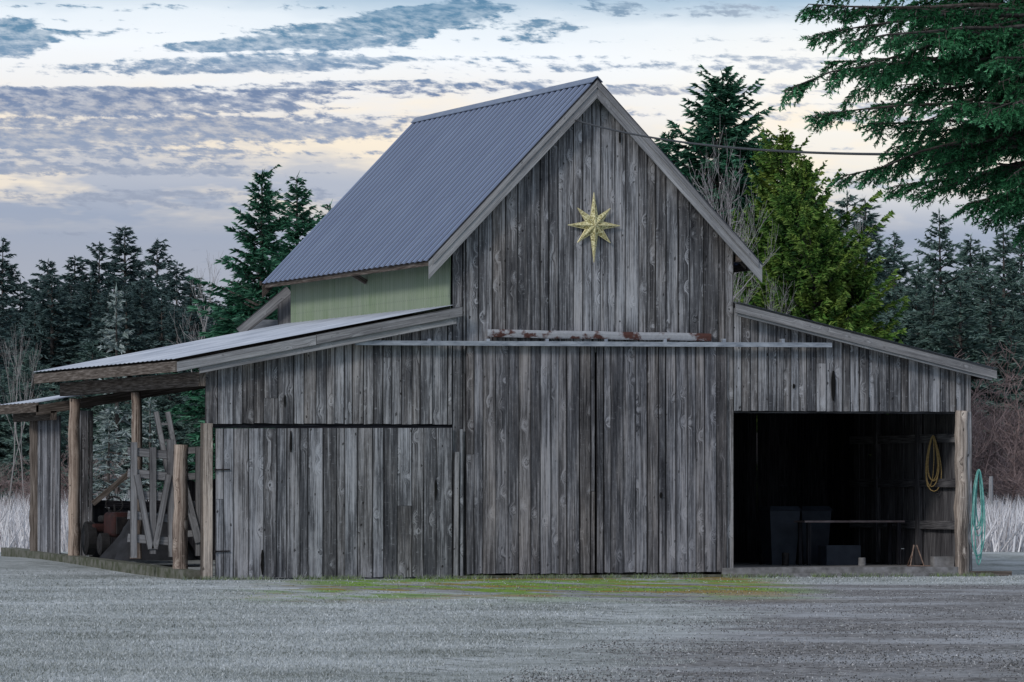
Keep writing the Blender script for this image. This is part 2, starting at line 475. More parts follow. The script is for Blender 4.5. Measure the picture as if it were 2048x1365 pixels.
    sky = g.n('ShaderNodeTexSky', {'sky_type': 'NISHITA', 'sun_disc': False, 'sun_elevation': math.radians(32),
                                   'sun_rotation': math.radians(236)})
    b1 = g.n('ShaderNodeBackground', {}, {0: sky.outputs[0], 1: 0.012})
    b2 = g.n('ShaderNodeBackground', {}, {0: col, 1: 0.99})
    add = g.n('ShaderNodeAddShader', {}, {0: b1.outputs[0], 1: b2.outputs[0]})
    out = g.n('ShaderNodeOutputWorld')
    nt.links.new(add.outputs[0], out.inputs[0])
make_world()
sun = bpy.data.lights.new('sun', 'SUN')
sun.energy = 1.5
sun.angle = math.radians(11)
sun.color = (1.0, .94, .88)
so = bpy.data.objects.new('sun', sun)
COL.objects.link(so)
az, el = math.radians(236), math.radians(32)   # stands behind the camera's left shoulder
sd = Vector((math.sin(az) * math.cos(el), math.cos(az) * math.cos(el), math.sin(el)))
so.rotation_euler = sd.to_track_quat('Z', 'Y').to_euler()
scene.view_settings.view_transform = 'Standard'
scene.view_settings.look = 'None'
scene.view_settings.exposure = 0

# ------------------------------------------------------------------ ground
def poly_sd(P, poly):
    P = np.asarray(P); n = len(poly)
    d = np.full(len(P), 1e9); inside = np.zeros(len(P), bool)
    for i in range(n):
        a = np.array(poly[i]); b = np.array(poly[(i + 1) % n])
        e = b - a; w = P - a
        t = np.clip((w @ e) / (e @ e), 0, 1)
        d = np.minimum(d, np.linalg.norm(w - t[:, None] * e, axis=1))
        c = ((a[1] > P[:, 1]) != (b[1] > P[:, 1]))
        with np.errstate(divide='ignore', invalid='ignore'):
            xi = (b[0] - a[0]) * (P[:, 1] - a[1]) / (b[1] - a[1] + 1e-12) + a[0]
        inside ^= c & (P[:, 0] < xi)
    return np.where(inside, d, -d)

drive_img = [(2300, 1168), (1950, 1168), (1500, 1166), (470, 1168), (460, 1178), (900, 1190), (1180, 1203), (1330, 1225), (1230, 1262), (1060, 1310), (930, 1370), (860, 1440), (2500, 1440)]
drive_poly = [tuple(gnd(*p)[:2]) for p in drive_img]

def ground_color(g, gravel):
    pos = g.n('ShaderNodeTexCoord').outputs['Object']
    x, y, z = g.sep(pos)
    fine = g.noise(pos, 22, 4, .7)
    mid = g.noise(pos, 3.2, 4, .6)
    big = g.noise(pos, .35, 4, .55)
    fr = g.m('ADD', g.m('MULTIPLY', fine, .45), g.m('ADD', g.m('MULTIPLY', mid, .35), g.m('MULTIPLY', big, .4)))
    grass = g.ramp(fr, [(.42, (.10, .112, .10)), (.56, (.265, .29, .29)), (.68, (.43, .465, .485)), (.82, (.56, .60, .63))])
    vor = g.n('ShaderNodeTexVoronoi', {}, {'Vector': pos, 'Scale': 16.0})
    st = g.n('ShaderNodeSeparateColor', {}, {0: vor.outputs['Color']}).outputs[0]
    gv = g.ramp(g.m('ADD', g.m('MULTIPLY', st, .4), g.m('MULTIPLY', mid, .6)), [(.2, (.080, .080, .082)), (.5, (.165, .166, .172)), (.8, (.36, .365, .38))])
    gv = g.mix(g.mr(big, .46, .64), gv, g.mix(.5, gv, (.42, .45, .49)))
    ea = g.m('ADD', gravel, g.m('MULTIPLY', g.m('SUBTRACT', g.noise(pos, 1.1, 4, .65), .5), 1.4))
    gm = g.m('MULTIPLY', g.mr(ea, .25, .85, smooth=True), g.mr(gravel, 0.0, .2))
    col = g.mix(gm, grass, gv)
    lat = g.m('SUBTRACT', g.m('MULTIPLY', x, .954), g.m('MULTIPLY', y, .299))
    mm = g.m('MULTIPLY', g.mr(y, -24, -12, smooth=True), g.mr(y, 1.0, -0.2))
    mx = g.m('MULTIPLY', g.mr(lat, -5.0, -2.6, smooth=True), g.mr(lat, 5.4, 3.8, smooth=True))
    mn = g.noise(g.comb(g.m('MULTIPLY', x, .9), g.m('MULTIPLY', y, .25), 3.0), 1.1, 5, .65)
    mk = g.m('MULTIPLY', g.m('MULTIPLY', mm, mx), g.mr(mn, .42, .51, smooth=True))
    moss = g.ramp(g.m('ADD', g.m('MULTIPLY', mid, .6), g.m('MULTIPLY', fine, .4)), [(.35, (.06, .08, .02)), (.5, (.15, .27, .04)), (.68, (.30, .44, .11))])
    moss = g.mix(g.mr(g.noise(pos, .4, 3, .5), .50, .57), moss, (.25, .18, .05))
    col = g.mix(g.m('MULTIPLY', mk, .92), col, moss)
    h = g.m('ADD', g.m('MULTIPLY', fine, .5), g.m('MULTIPLY', mid, 1.0))
    return col, h

m_, g_ = new_mat('frosted_ground')
gc_, gh_ = ground_color(g_, 0.0)
M['ground'] = diffuse(m_, g_, gc_, gh_, .5, .05)
m_, g_ = new_mat('frosted_gravel')
gc_, gh_ = ground_color(g_, g_.sep(g_.attr('rnd'))[0])
M['gravel'] = diffuse(m_, g_, gc_, gh_, .5, .04)

def axis(lo, hi, a, b, step, far):
    near = np.arange(a, b + .01, step)
    l = a - np.geomspace(step, a - lo, far)
    h = b + np.geomspace(step, hi - b, far)
    return list(l[::-1]) + list(near) + list(h)
mb = MB()
xs = axis(-3000, 3000, -40, 60, 4, 14); ys = axis(-2500, 4500, -10, 40, 2, 16)
mb.grid(lambda a, b: (a, b, float(ground_z(a, b))), xs, ys)
tag(mb.build('ground', M['ground'], smooth=True), 'frosted lawn and field ground', 'ground', kind='structure')

gx = np.arange(-45, 30, .5); gy = np.arange(-75, 3.01, .5)
GX, GY = np.meshgrid(gx, gy, indexing='ij')
sd_ = poly_sd(np.stack([GX.ravel(), GY.ravel()], 1), drive_poly)
mask = np.clip(sd_ / 2.6 + .1, 0, 1).reshape(GX.shape)
vi = -np.ones(GX.shape, int); vs = []; fs = []; cs = []
for i in range(len(gx) - 1):
    for j in range(len(gy) - 1):
        mk = mask[i:i + 2, j:j + 2].mean()
        if mk > 0.0 and gy[j + 1] < -0.2:
            ids = []
            for (p, q) in ((i, j), (i + 1, j), (i + 1, j + 1), (i, j + 1)):
                if vi[p, q] < 0:
                    vi[p, q] = len(vs); vs.append((gx[p], gy[q], .004))
                    cs.append((mask[p, q], 0, 0))
                ids.append(int(vi[p, q]))
            fs.append(tuple(ids))
me = bpy.data.meshes.new('gravel_drive')
me.from_pydata(vs, [], fs)
a_ = me.attributes.new('rnd', 'FLOAT_VECTOR', 'POINT')
a_.data.foreach_set('vector', np.array(cs, dtype=np.float32).ravel())
me.materials.append(M['gravel'])
tag(obj('gravel_drive', me), 'frosty grey gravel drive with mossy patches', 'drive', kind='structure')

def blades(P, hgt, wid, lean):
    n = len(P)
    th = rng.uniform(0, 2 * np.pi, n)
    dx, dy = np.cos(th), np.sin(th)
    ln = rng.normal(0, 1, (n, 2)) * lean
    A = P.copy(); A[:, 0] -= dx * wid; A[:, 1] -= dy * wid
    B = P.copy(); B[:, 0] += dx * wid; B[:, 1] += dy * wid
    T = P.copy(); T[:, 0] += ln[:, 0] * hgt; T[:, 1] += ln[:, 1] * hgt; T[:, 2] += hgt
    return np.stack([A, B, T], 1)

def cam_xy(d, px):
    u = (px - 1024) / F
    return CAM[0] + d * (S + u * C), CAM[1] + d * (C - u * S)

nT = 170000
py = 1150 + (1420 - 1150) * rng.random(nT)
d = EYE * F / (py - HOR)
px = rng.uniform(-250, 2300, nT)
x, y = cam_xy(d, px)
sdv = poly_sd(np.stack([x, y], 1), drive_poly)
wob = np.sin(x * 1.9 + np.sin(y * 1.1) * 2) * .8
keep = (rng.random(nT) < np.where(sdv + wob > .9, .03, np.where(sdv + wob > -.6, .4, 1.0)))
latv = x * .954 - y * .299
inmoss = (y > -19) & (latv > -4) & (latv < 4.8)
keep &= (~inmoss) | (rng.random(nT) < .3)
keep &= ~((y > -0.15) & (x > -6.3) & (x < 9.3))
x, y, d = x[keep], y[keep], d[keep]
P = np.stack([x, y, ground_z(x, y) - .003], 1)
P = np.repeat(P, 2, 0) + np.concatenate([rng.normal(0, .015, (len(x) * 2, 2)), np.zeros((len(x) * 2, 1))], 1)
dd = np.repeat(d, 2)
n = len(P)
lum = np.sin(P[:, 0] * 1.3 + 2 * np.sin(P[:, 1] * .45)) * .5 + np.sin(P[:, 1] * .9 + P[:, 0] * .4) * .5
latP = P[:, 0] * .954 - P[:, 1] * .299
mossy = (P[:, 1] > -19) & (latP > -4) & (latP < 4.8)
cols = np.stack([np.clip(rng.normal(.50, .26, n) + .16 * lum, 0, 1), np.where(mossy, 1.0, 0.1) * rng.random(n), rng.random(n)], 1)
T = blades(P, rng.uniform(.010, .036, n), rng.uniform(.003, .0065, n) * (dd / 60), .7)
nw = 7000
wx_ = rng.uniform(-6.3, 9.4, nw)
wy_ = -.12 - np.abs(rng.normal(0, .25, nw)) - np.where(wx_ > 4.2, .35, np.where(wx_ > -1.0, .22, 0.02))
cl_ = (np.sin(wx_ * 3.1) + np.sin(wx_ * 7.7 + 1)) > -.5
wx_, wy_ = wx_[cl_], wy_[cl_]
Pw = np.stack([wx_, wy_, np.zeros(len(wx_))], 1); nw = len(Pw)
Tw = blades(Pw, rng.uniform(.02, .10, nw), rng.uniform(.005, .01, nw), .5)
Cw = np.stack([rng.uniform(0, .4, nw), rng.uniform(.3, .8, nw), rng.random(nw)], 1)
T = np.concatenate([T, Tw]); cols = np.concatenate([cols, Cw])
m_, g_ = new_mat('frosted_grass')
b, o, r = g_.sep(g_.attr('rnd'))
cg = g_.ramp(b, [(.1, (.12, .135, .115)), (.45, (.33, .36, .36)), (.9, (.63, .675, .71))])
cg = g_.mix(g_.mr(o, .45, .85), cg, (.17, .26, .06))
M['grass'] = diffuse(m_, g_, cg)
me = tri_mesh('lawn_grass', T, cols); me.materials.append(M['grass'])
tag(obj('lawn_grass', me), 'short frosted grass tufts covering the lawn', 'grass', kind='stuff')

n = 80000
py = 1166 + (1420 - 1166) * rng.random(n)
d = EYE * F / (py - HOR); px = rng.uniform(300, 2250, n)
x, y = cam_xy(d, px)
sdv = poly_sd(np.stack([x, y], 1), drive_poly)
keep = (sdv > .2) & (y < -.5) & ((np.sin(x * .9 + y * .3) + rng.normal(0, .9, n) + sdv * .10) > .2)
x, y, d = x[keep], y[keep], d[keep]; n = len(x)
P = np.stack([x, y, np.full(n, .003)], 1)
cols = np.stack([np.clip(rng.normal(.38, .27, n), 0, 1), np.zeros(n), rng.random(n)], 1)
T = blades(P, rng.uniform(.006, .018, n), rng.uniform(.006, .017, n), .2)
m_, g_ = new_mat('loose_stones')
b, o, r = g_.sep(g_.attr('rnd'))
M['stones'] = diffuse(m_, g_, g_.ramp(b, [(.1, (.075, .076, .078)), (.5, (.21, .213, .22)), (.95, (.56, .58, .61))]))
me = tri_mesh('loose_gravel', T, cols); me.materials.append(M['stones'])
tag(obj('loose_gravel', me), 'small loose grey stones scattered over the drive', 'gravel', kind='stuff')

n = 64000
d = rng.uniform(122, 215, n)
side = rng.random(n)
px = np.where(side < .45, rng.uniform(-150, 520, n), rng.uniform(1900, 2250, n))
x, y = cam_xy(d, px)
P = np.stack([x, y, ground_z(x, y)], 1)
clump = .5 + .5 * np.sin(x * .9 + np.sin(y * .33) * 2) * np.sin(y * .5)
cols = np.stack([np.clip(rng.normal(.66, .24, n), 0, 1), np.zeros(n), rng.random(n)], 1)
T = blades(P, rng.uniform(.45, 1.2, n) * (.7 + .5 * clump), rng.uniform(.012, .03, n), .3)
m_, g_ = new_mat('frosted_reeds')
b, o, r = g_.sep(g_.attr('rnd'))
M['reeds'] = diffuse(m_, g_, g_.ramp(b, [(.1, (.20, .18, .18)), (.5, (.50, .49, .51)), (.9, (.82, .83, .87))]))
me = tri_mesh('field_grass', T, cols); me.materials.append(M['reeds'])
tag(obj('field_grass', me), 'tall frosted field grass behind the barn', 'grass', kind='stuff')

# ------------------------------------------------------------------ barn
barn = thing('barn', 'weathered grey plank barn with blue metal roof and lean-tos', 'barn', (0, 0, 0))
LEN = 11.3
RX, RZ, SL, HALF = 1.56, 9.20, 1.045, 3.25
XL, XR = -1.142, 4.318
def roof_m(x): return RZ - SL * abs(x - RX)
def roof_l(x): return 4.98 + .194 * (x + 1.14)
def roof_r(x): return 5.09 - .231 * (x - 4.30)
def X(px): return at(px, 900).x
def Z(py, px=1190): return at(px, py).z
PF = lambda s, z, o: (s, o, z)

mb = MB()
mb.planks(XL, X(932), lambda s: roof_m(s) - .09, lambda s: .02, PF)
mb.planks(X(932), X(1450), lambda s: roof_m(s) - .09, lambda s: Z(705), PF, split=.06)
mb.planks(X(1450), XR, lambda s: roof_m(s) - .09, lambda s: .12, PF)
mb.build('gable_wall', M['wall'], barn)
mb = MB()
zl = Z(848, 650)
mb.planks(X(410), XL - .005, lambda s: roof_l(s) - .08, lambda s: zl, PF, split=.05, ragged=.012)
mb.build('lean_to_wall', M['wall'], barn)
mb = MB()
zr = Z(823, 1700)
mb.planks(XR + .005, X(1943), lambda s: roof_r(s) - .08, lambda s: zr, PF, wr=(.12, .24), split=.05, ragged=.006)
mb.build('lean_to_wall', M['wall'], barn)
mb = MB()
PS = lambda xx: (lambda s, z, o: (xx + o, s, z))
mb.planks(.05, LEN, lambda s: 4.9, lambda s: .1, PS(XL + .03), wr=(.18, .26))
mb.planks(.05, LEN, lambda s: 5.7, lambda s: .1, PS(XR - .06), wr=(.18, .26))
mb.planks(XL, XR, lambda s: roof_m(s) - .1, lambda s: .1, lambda s, z, o: (s, LEN + o, z), wr=(.18, .26))
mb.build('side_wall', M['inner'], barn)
mb = MB()
mb.planks(.1, 5.9, lambda s: roof_r(9.0) - .08, lambda s: .05, PS(8.97), wr=(.14, .26), jit=.006)
for zz in (.95, 1.75, 2.6):
    mb.beam((8.90, .15, zz), (8.90, 5.9, zz), .16, .06, (-1, 0, 0))
for yy in (2.2, 4.4):
    mb.beam((8.88, yy, .2), (8.88, yy, 3.9), .14, .10, (-1, 0, 0))
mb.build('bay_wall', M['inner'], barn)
mb = MB()
mb.planks(5.9, LEN, lambda s: roof_r(9.0) - .08, lambda s: .05, PS(8.97), wr=(.14, .26), jit=.003)
mb.planks(XR, 8.97, lambda s: roof_r(s) - .1, lambda s: .05, lambda s, z, o: (s, 7.4 + o, z), wr=(.18, .26), jit=.003)
mb.build('rear_bay_wall', M['black'], barn)  # darker copy of the bay wood, painted as the shade at the back
mb = MB()
mb.rc()
def slab(pts, y0, y1):
    n = len(pts); i0 = len(mb.v)
    mb.v += [(p[0], y0, p[1]) for p in pts] + [(p[0], y1, p[1]) for p in pts]
    mb.f.append(tuple(i0 + k for k in range(n))); mb.uv += [(p[0], p[1]) for p in pts]; mb.c.append(mb.cur)
    mb.f.append(tuple(i0 + n + k for k in reversed(range(n)))); mb.uv += [(p[0], p[1]) for p in reversed(pts)]; mb.c.append(mb.cur)
    for k in range(n):
        q = (k + 1) % n
        mb.f.append((i0 + k, i0 + q, i0 + n + q, i0 + n + k)); mb.uv += [(0, 0), (.1, 0), (.1, .1), (0, .1)]; mb.c.append(mb.cur)
slab([(XL + .03, 4.2), (XR - .03, 4.2), (XR - .03, roof_m(XR) - .15), (RX, RZ - .2), (XL + .03, roof_m(XL) - .15)], .05, .07)
slab([(X(410) + .05, zl + .05), (XL, zl + .05), (XL, roof_l(XL) - .15), (X(410) + .05, roof_l(X(410)) - .15)], .05, .07)
slab([(XR, zr + .05), (8.95, zr + .05), (8.95, roof_r(8.95) - .15), (XR, roof_r(XR) - .15)], .05, .07)
mb.build('gap_backing', M['black'], barn)  # thin dark sheets added behind the boards so gaps read black

def corr(mb, fn, nrm, s0, s1, ts, period, amp):
    ss = list(np.arange(s0, s1 + 1e-6, period / 8.0))
    nrm = Vector(nrm).normalized()
    def h(s):
        c = math.cos(2 * math.pi * s / period)
        return amp * (1 if c > .35 else -1 if c < -.1 else (c + .1) / .225 - 1)
    mb.grid(lambda s, t: Vector(fn(s, t)) + nrm * h(s), ss, ts)
YF, YB = -.28, 11.58
SLN = math.sqrt(1 + SL * SL)
mroof = MB()
tl = list(np.linspace(0, HALF * SLN, 5))
corr(mroof, lambda s, t: (RX - t / SLN, s, RZ - SL * t / SLN), (-SL, 0, 1), YF, YB, tl, RP, .010)
corr(mroof, lambda s, t: (RX + t / SLN, s, RZ - SL * t / SLN), (SL, 0, 1), YF, YB, tl, RP, .010)
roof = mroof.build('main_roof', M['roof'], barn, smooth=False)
mb = MB()
for sgn in (-1, 1):
    mb.rc()
    a = [(RX, YF - .02, RZ + .045), (RX + sgn * .10, YF - .02, RZ + .045 - .10 * SL), (RX + sgn * .10, YF - .02, RZ + .03 - .10 * SL), (RX, YF - .02, RZ + .03)]
    b = [(p[0], YB + .02, p[2]) for p in a]
    mb.hexa(a, b)
mb.build('ridge_cap', plain('blue_steel_cap', (.15, .19, .28), (.20, .25, .34), 3, .6, .1), roof)
mb = MB()
def rake(fn, x0, x1, y0, th, drop0, drop1):
    mb.rc(drop1 - drop0)
    a = [(x0, y0, fn(x0) - drop0), (x0, y0, fn(x0) - drop1), (x0, y0 + th, fn(x0) - drop1), (x0, y0 + th, fn(x0) - drop0)]
    b = [(x1, y0, fn(x1) - drop0), (x1, y0, fn(x1) - drop1), (x1, y0 + th, fn(x1) - drop1), (x1, y0 + th, fn(x1) - drop0)]
    mb.hexa(a, b)
for sg in (-1, 1):
    mb = MB()
    rake(roof_m, RX + sg * .002, RX + sg * (HALF - .02), YF + .01, .035, .03, .36)
    rake(roof_m, RX + sg * .002, RX + sg * (HALF - .1), YF - .015, .022, .02, .16)
    mb.build('rake_board', M['trim'], barn)
mb = MB()
rake(roof_m, RX, RX - HALF, YB - .05, .035, .04, .30)
rake(roof_m, RX, RX + HALF, YB - .05, .035, .04, .30)
for yy in np.arange(.35, LEN, .76):
    for sg in (-1, 1):
        rake(lambda x: roof_m(x), RX + sg * .02, RX + sg * (HALF - .12), yy, .06, .05, .19)
for xx in (XL - .1, XR + .1):
    mb.beam((xx, YF + .05, roof_m(xx) - .28), (xx, YB - .06, roof_m(xx) - .28), .14, .08, (1, 0, 0))
for sg in (-1, 1):
    xx = RX + sg * (HALF - .06)
    mb.beam((xx, YF + .05, roof_m(xx) - .09), (xx, YB - .06, roof_m(xx) - .09), .13, .03, (1, 0, 0))
mb.beam((XL - .05, 5.6, 5.62), (XL - .36, 5.6, 5.80), .09, .07, (0, 1, 0))
mb.build('rafters', M['postdark'], barn)

mb = MB()
mb.rc()
corr(mb, lambda s, t: (XL - .03, s, t), (-1, 0, 0), 0.02, LEN, [4.7, 5.2, roof_m(XL) - .12], .14, .010)
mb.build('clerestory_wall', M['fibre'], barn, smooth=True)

LX = -6.42
mb = MB()
mb.rc()
corr(mb, lambda s, t: (XL - .02 - t / 1.0187, s, roof_l(XL) + .02 - .194 * t / 1.0187), (-.194, 0, 1), YF, LEN + .2,
     list(np.linspace(0, (XL - LX) * 1.0187, 4)), .36, .005)
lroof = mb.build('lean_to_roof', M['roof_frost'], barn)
mb = MB()
rake(roof_l, XL + .1, -3.8, YF - .02, .035, .03, .21)
rake(roof_l, -3.81, LX + .02, YF - .017, .035, .035, .22)
rake(lambda x: roof_l(x) - .17, XL, LX + .45, YF + .03, .04, .0, .16)
mb.build('rake_board', M['trim'], lroof)
mb = MB()
rake(roof_l, XL, LX, LEN + .16, .035, .02, .20)
mb.beam((LX + .01, YF, roof_l(LX) - .12), (LX + .01, LEN + .2, roof_l(LX) - .12), .19, .035, (-1, 0, 0))
for yy in np.arange(.1, LEN + .1, .8):
    rake(roof_l, XL, LX + .04, yy, .06, .05, .2)
mb.beam((-5.88, -.1, 3.62), (-5.88, LEN, 3.62), .26, .12, (-1, 0, 0))
mb.build('eave_beam', M['postdark'], lroof)

mb = MB()
mb.rc()
corr(mb, lambda s, t: (XR + t / 1.026, s, roof_r(XR) + .02 - .231 * t / 1.026), (.231, 0, 1), YF, LEN + .2,
     list(np.linspace(0, (9.50 - XR) * 1.026, 4)), .36, .005)
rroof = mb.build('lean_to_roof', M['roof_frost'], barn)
mb = MB()
rake(roof_r, XR - .06, 9.48, YF - .01, .035, .02, .19)
rake(roof_r, XR, 9.4, YF + .03, .03, .17, .24)
mb.build('rake_board', M['trim'], rroof)
mb = MB()
rake(roof_r, XR, 9.48, LEN + .16, .035, .02, .2)
mb.beam((9.47, YF + .03, roof_r(9.47) - .10), (9.47, LEN + .15, roof_r(9.47) - .10), .15, .03, (1, 0, 0))
for yy in np.arange(.1, LEN, .8):
    rake(roof_r, XR, 9.45, yy, .06, .05, .18)
mb.build('eave_beam', M['postdark'], rroof)

for k, (a, b) in enumerate(((930, 1188.6), (1191.4, 1452))):
    mb = MB()
    mb.planks(X(a), X(b), lambda s: Z(692), lambda s: .08 + .01 * k, lambda s, z, o: (s, -.055 + o, z), wr=(.13, .25), split=.10, jit=.006, ragged=.015)
    mb.build('sliding_door', M['slide'], barn)
zt = Z(858, 650)
mb = MB()
mb.planks(X(430), X(903), lambda s: zt + .006 * (s + 5), lambda s: .03, lambda s, z, o: (s, -.05 + o, z), wr=(.15, .29), split=.05, jit=.006, ragged=.015)
mb.beam((X(911) - .02, -.075, .02), (X(911), -.075, Z(905)), .10, .03)
mb.beam((X(921), -.045, .02), (X(921), -.045, zt), .07, .04)
hd = mb.build('hinged_door', M['door'], barn)
for py in (940, 1103):
    m2 = MB()
    z = Z(py, 440)
    m2.rc(); m2.beam((X(426), -.072, z), (X(458), -.072, z + .005), .025, .012)
    m2.tube([(X(428), -.085, z - .04), (X(428), -.085, z + .04)], .011, 8)
    m2.build('hinge', M['iron'], hd)
def split_hole(px, py0, py1, w, y, parent):
    m2 = MB(); m2.rc()
    top_, bot_ = at(px, py0, y), at(px, py1, y)
    n_ = 5
    L_, R_ = [], []
    for i in range(n_ + 1):
        t = i / n_
        ww = w * math.sin(math.pi * min(1, t * .9 + .05)) ** .6 * random.uniform(.7, 1.1) / 2 + .002
        p = top_.lerp(bot_, t)
        L_.append((p.x - ww, y, p.z)); R_.append((p.x + ww, y, p.z))
    m2.v = L_ + R_
    for i in range(n_):
        m2.f.append((i, i + 1, n_ + 2 + i, n_ + 1 + i)); m2.uv += [(0, 0), (0, .1), (.1, .1), (.1, 0)]; m2.c.append(m2.cur)
    m2.build('board_split', M['hole'], parent)
split_hole(1667, 742, 802, .095, -.024, barn)
split_hole(1588, 768, 778, .05, -.024, barn)
split_hole(525, 1100, 1150, .06, -.068, hd)
split_hole(582, 862, 905, .05, -.068, hd)
split_hole(872, 960, 1000, .05, -.068, hd)
split_hole(1240, 262, 286, .04, -.024, barn)
split_hole(570, 790, 815, .04, -.024, barn)
split_hole(1322, 985, 997, .05, -.075, barn)
mb = MB()
mb.beam((X(425), .12, zl + .02), (X(925), .12, zl + .02), .2, .1)
mb.build('door_header', M['black'], barn)
mb = MB()
mb.beam((XR, .12, zr + .05), (9.0, .12, zr + .05), .18, .1)
mb.build('bay_header', M['inner'], barn)

mb = MB()
p0, p1 = at(710, 686, -.16), at(1663, 690.5, -.16)
mb.rc()
mb.beam(p0, p1, .085, .07)
for px in range(740, 1660, 118):
    q = at(px, 684, -.11)
    mb.box((q.x - .03, -.13, q.z - .02), (q.x + .03, -.0, q.z + .055))
rail = mb.build('door_rail', M['galv'], barn)
mb = MB()
xs_ = np.linspace(0, 1, 15)
A, B = at(975, 668, -.13), at(1423, 676, -.13)
mb.rc()
def flash(s, t):
    p = A.lerp(B, s)
    wob = .004 * math.sin(s * 17) + .003 * math.sin(s * 41)
    prof = [(0.0, .085), (-.07, .080), (-.085, .03), (-.08, -.03), (-.07, -.06)]
    o = prof[int(round(t))]
    return (p.x, p.y + .08 + o[0], p.z + o[1] + wob)
mb.grid(flash, list(xs_), [0, 1, 2, 3, 4])
mb.build('flashing', M['rusty'], barn)

def post(px0, px1, py0, py1, y, mat, nm='support_post', lean=0.0):
    m2 = MB(); m2.rc()
    a = at((px0 + px1) / 2, py1, y); r = (px1 - px0) / 2 / 107.0 * (1)
    b = at((px0 + px1) / 2, py0, y)
    n_ = 14
    pts = [(a.x + lean * i / n_ + random.uniform(-.012, .012), y + random.uniform(-.01, .01), a.z - .05 + (b.z - a.z + .05) * i / n_) for i in range(n_ + 1)]
    m2.tube(pts, [r * (1.06 - .1 * i / n_) * random.uniform(.93, 1.06) for i in range(n_ + 1)], 14, wob=.04)
    return m2.build(nm, mat, barn, smooth=True)
mb = MB()
mb.beam((X(414), .02, -.02), (X(414), .02, zl), .19, .16)
mb.build('corner_post', M['pale'], barn)
post(262, 284, 785, 1112, 4.9, M['post'])
post(137, 161, 798, 1108, 10.1, M['post'])
post(58, 87, 822, 1118, 13.4, M['postdark'])
post(1909, 1936, 822, 1157, .0, M['pale'])
post(347, 376, 890, 1134, 1.4, M['post'])
mb = MB()
mb.beam((9.02, -.03, .03), (9.02, -.03, zr), .10, .03)
mb.build('corner_board', M['wall'], barn)
mb = MB()
mb.rc()
mb.hexa([(-6.12, .25, -.2), (-5.80, .25, -.2), (-5.80, .25, .16), (-6.12, .25, .16)], [(-6.12, 16, .0), (-5.80, 16, .0), (-5.80, 16, .42), (-6.12, 16, .42)])
mb.build('sill', M['mossy'], barn)
mb = MB()
mb.box((XR - .25, -.08, -.2), (8.95, 8.6, .17))
mb.box((XR - .1, -.35, -.2), (8.6, -.08, .06))
mb.build('floor_slab', M['concrete'], barn)
mb = MB()
mb.box((X(905), -.18, -.1), (X(1452), -.02, .05))
mb.build('threshold', M['mossy'], barn)

mb = MB()
mb.rc()
corr(mb, lambda s, t: (-6.5 + t, s, 3.36 + .16 * t), (-.16, 0, 1), 10.9, 14.55, [0, 1.5, 3.5, 5.3], .36, .005)
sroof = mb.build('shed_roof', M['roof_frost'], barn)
mb = MB()
mb.beam((-6.48, 10.9, 3.26), (-6.48, 14.55, 3.26), .19, .04, (-1, 0, 0))
mb.beam((-6.15, 10.9, 3.10), (-6.15, 14.45, 3.10), .18, .12, (-1, 0, 0))
mb.rc(.2)
mb.hexa([(-6.5, 10.9, 3.3), (-6.5, 10.9, 3.1), (-6.5, 10.94, 3.1), (-6.5, 10.94, 3.3)], [(-1.2, 10.9, 4.15), (-1.2, 10.9, 3.95), (-1.2, 10.94, 3.95), (-1.2, 10.94, 4.15)])
mb.build('eave_beam', M['postdark'], sroof)
mb = MB()
mb.planks(11.2, 13.3, lambda s: 3.1, lambda s: .3, PS(-5.95), wr=(.16, .26))
mb.planks(-5.75, -5.35, lambda s: 3.2, lambda s: .3, lambda s, z, o: (s, 10.9 + o, z), wr=(.12, .2))
mb.build('shed_wall', M['door'], barn)
mb = MB()
mb.planks(-5.35, -1.6, lambda s: 1.55 + .28 * math.sin(s * 1.7) + .1 * math.sin(s * 9), lambda s: .2, lambda s, z, o: (s, 11.2 + o, z), wr=(.14, .24), ragged=.02)
mb.beam((-5.4, 11.15, 1.35), (-1.6, 11.15, 1.25), .14, .04)
mb.build('stall_wall', M['black'], barn)
mb = MB()
a, b = at(578, 580, 12.0), at(478, 664, 12.0)
mb.beam(a, b, .18, .05)
mb.beam(at(570, 590, 12.2), at(570, 660, 12.2), .30, .05)
mb.beam(at(560, 604, 12.3), at(495, 656, 12.3), .14, .04)
mb.build('rear_rake_board', M['trim'], barn)
mb = MB(); mb.rc()
q = at(535, 632, 12.5)
mb.box((q.x - .35, 12.5, 4.3), (q.x + .6, 12.55, 5.1))
mb.build('rear_wall', M['galv'], barn)

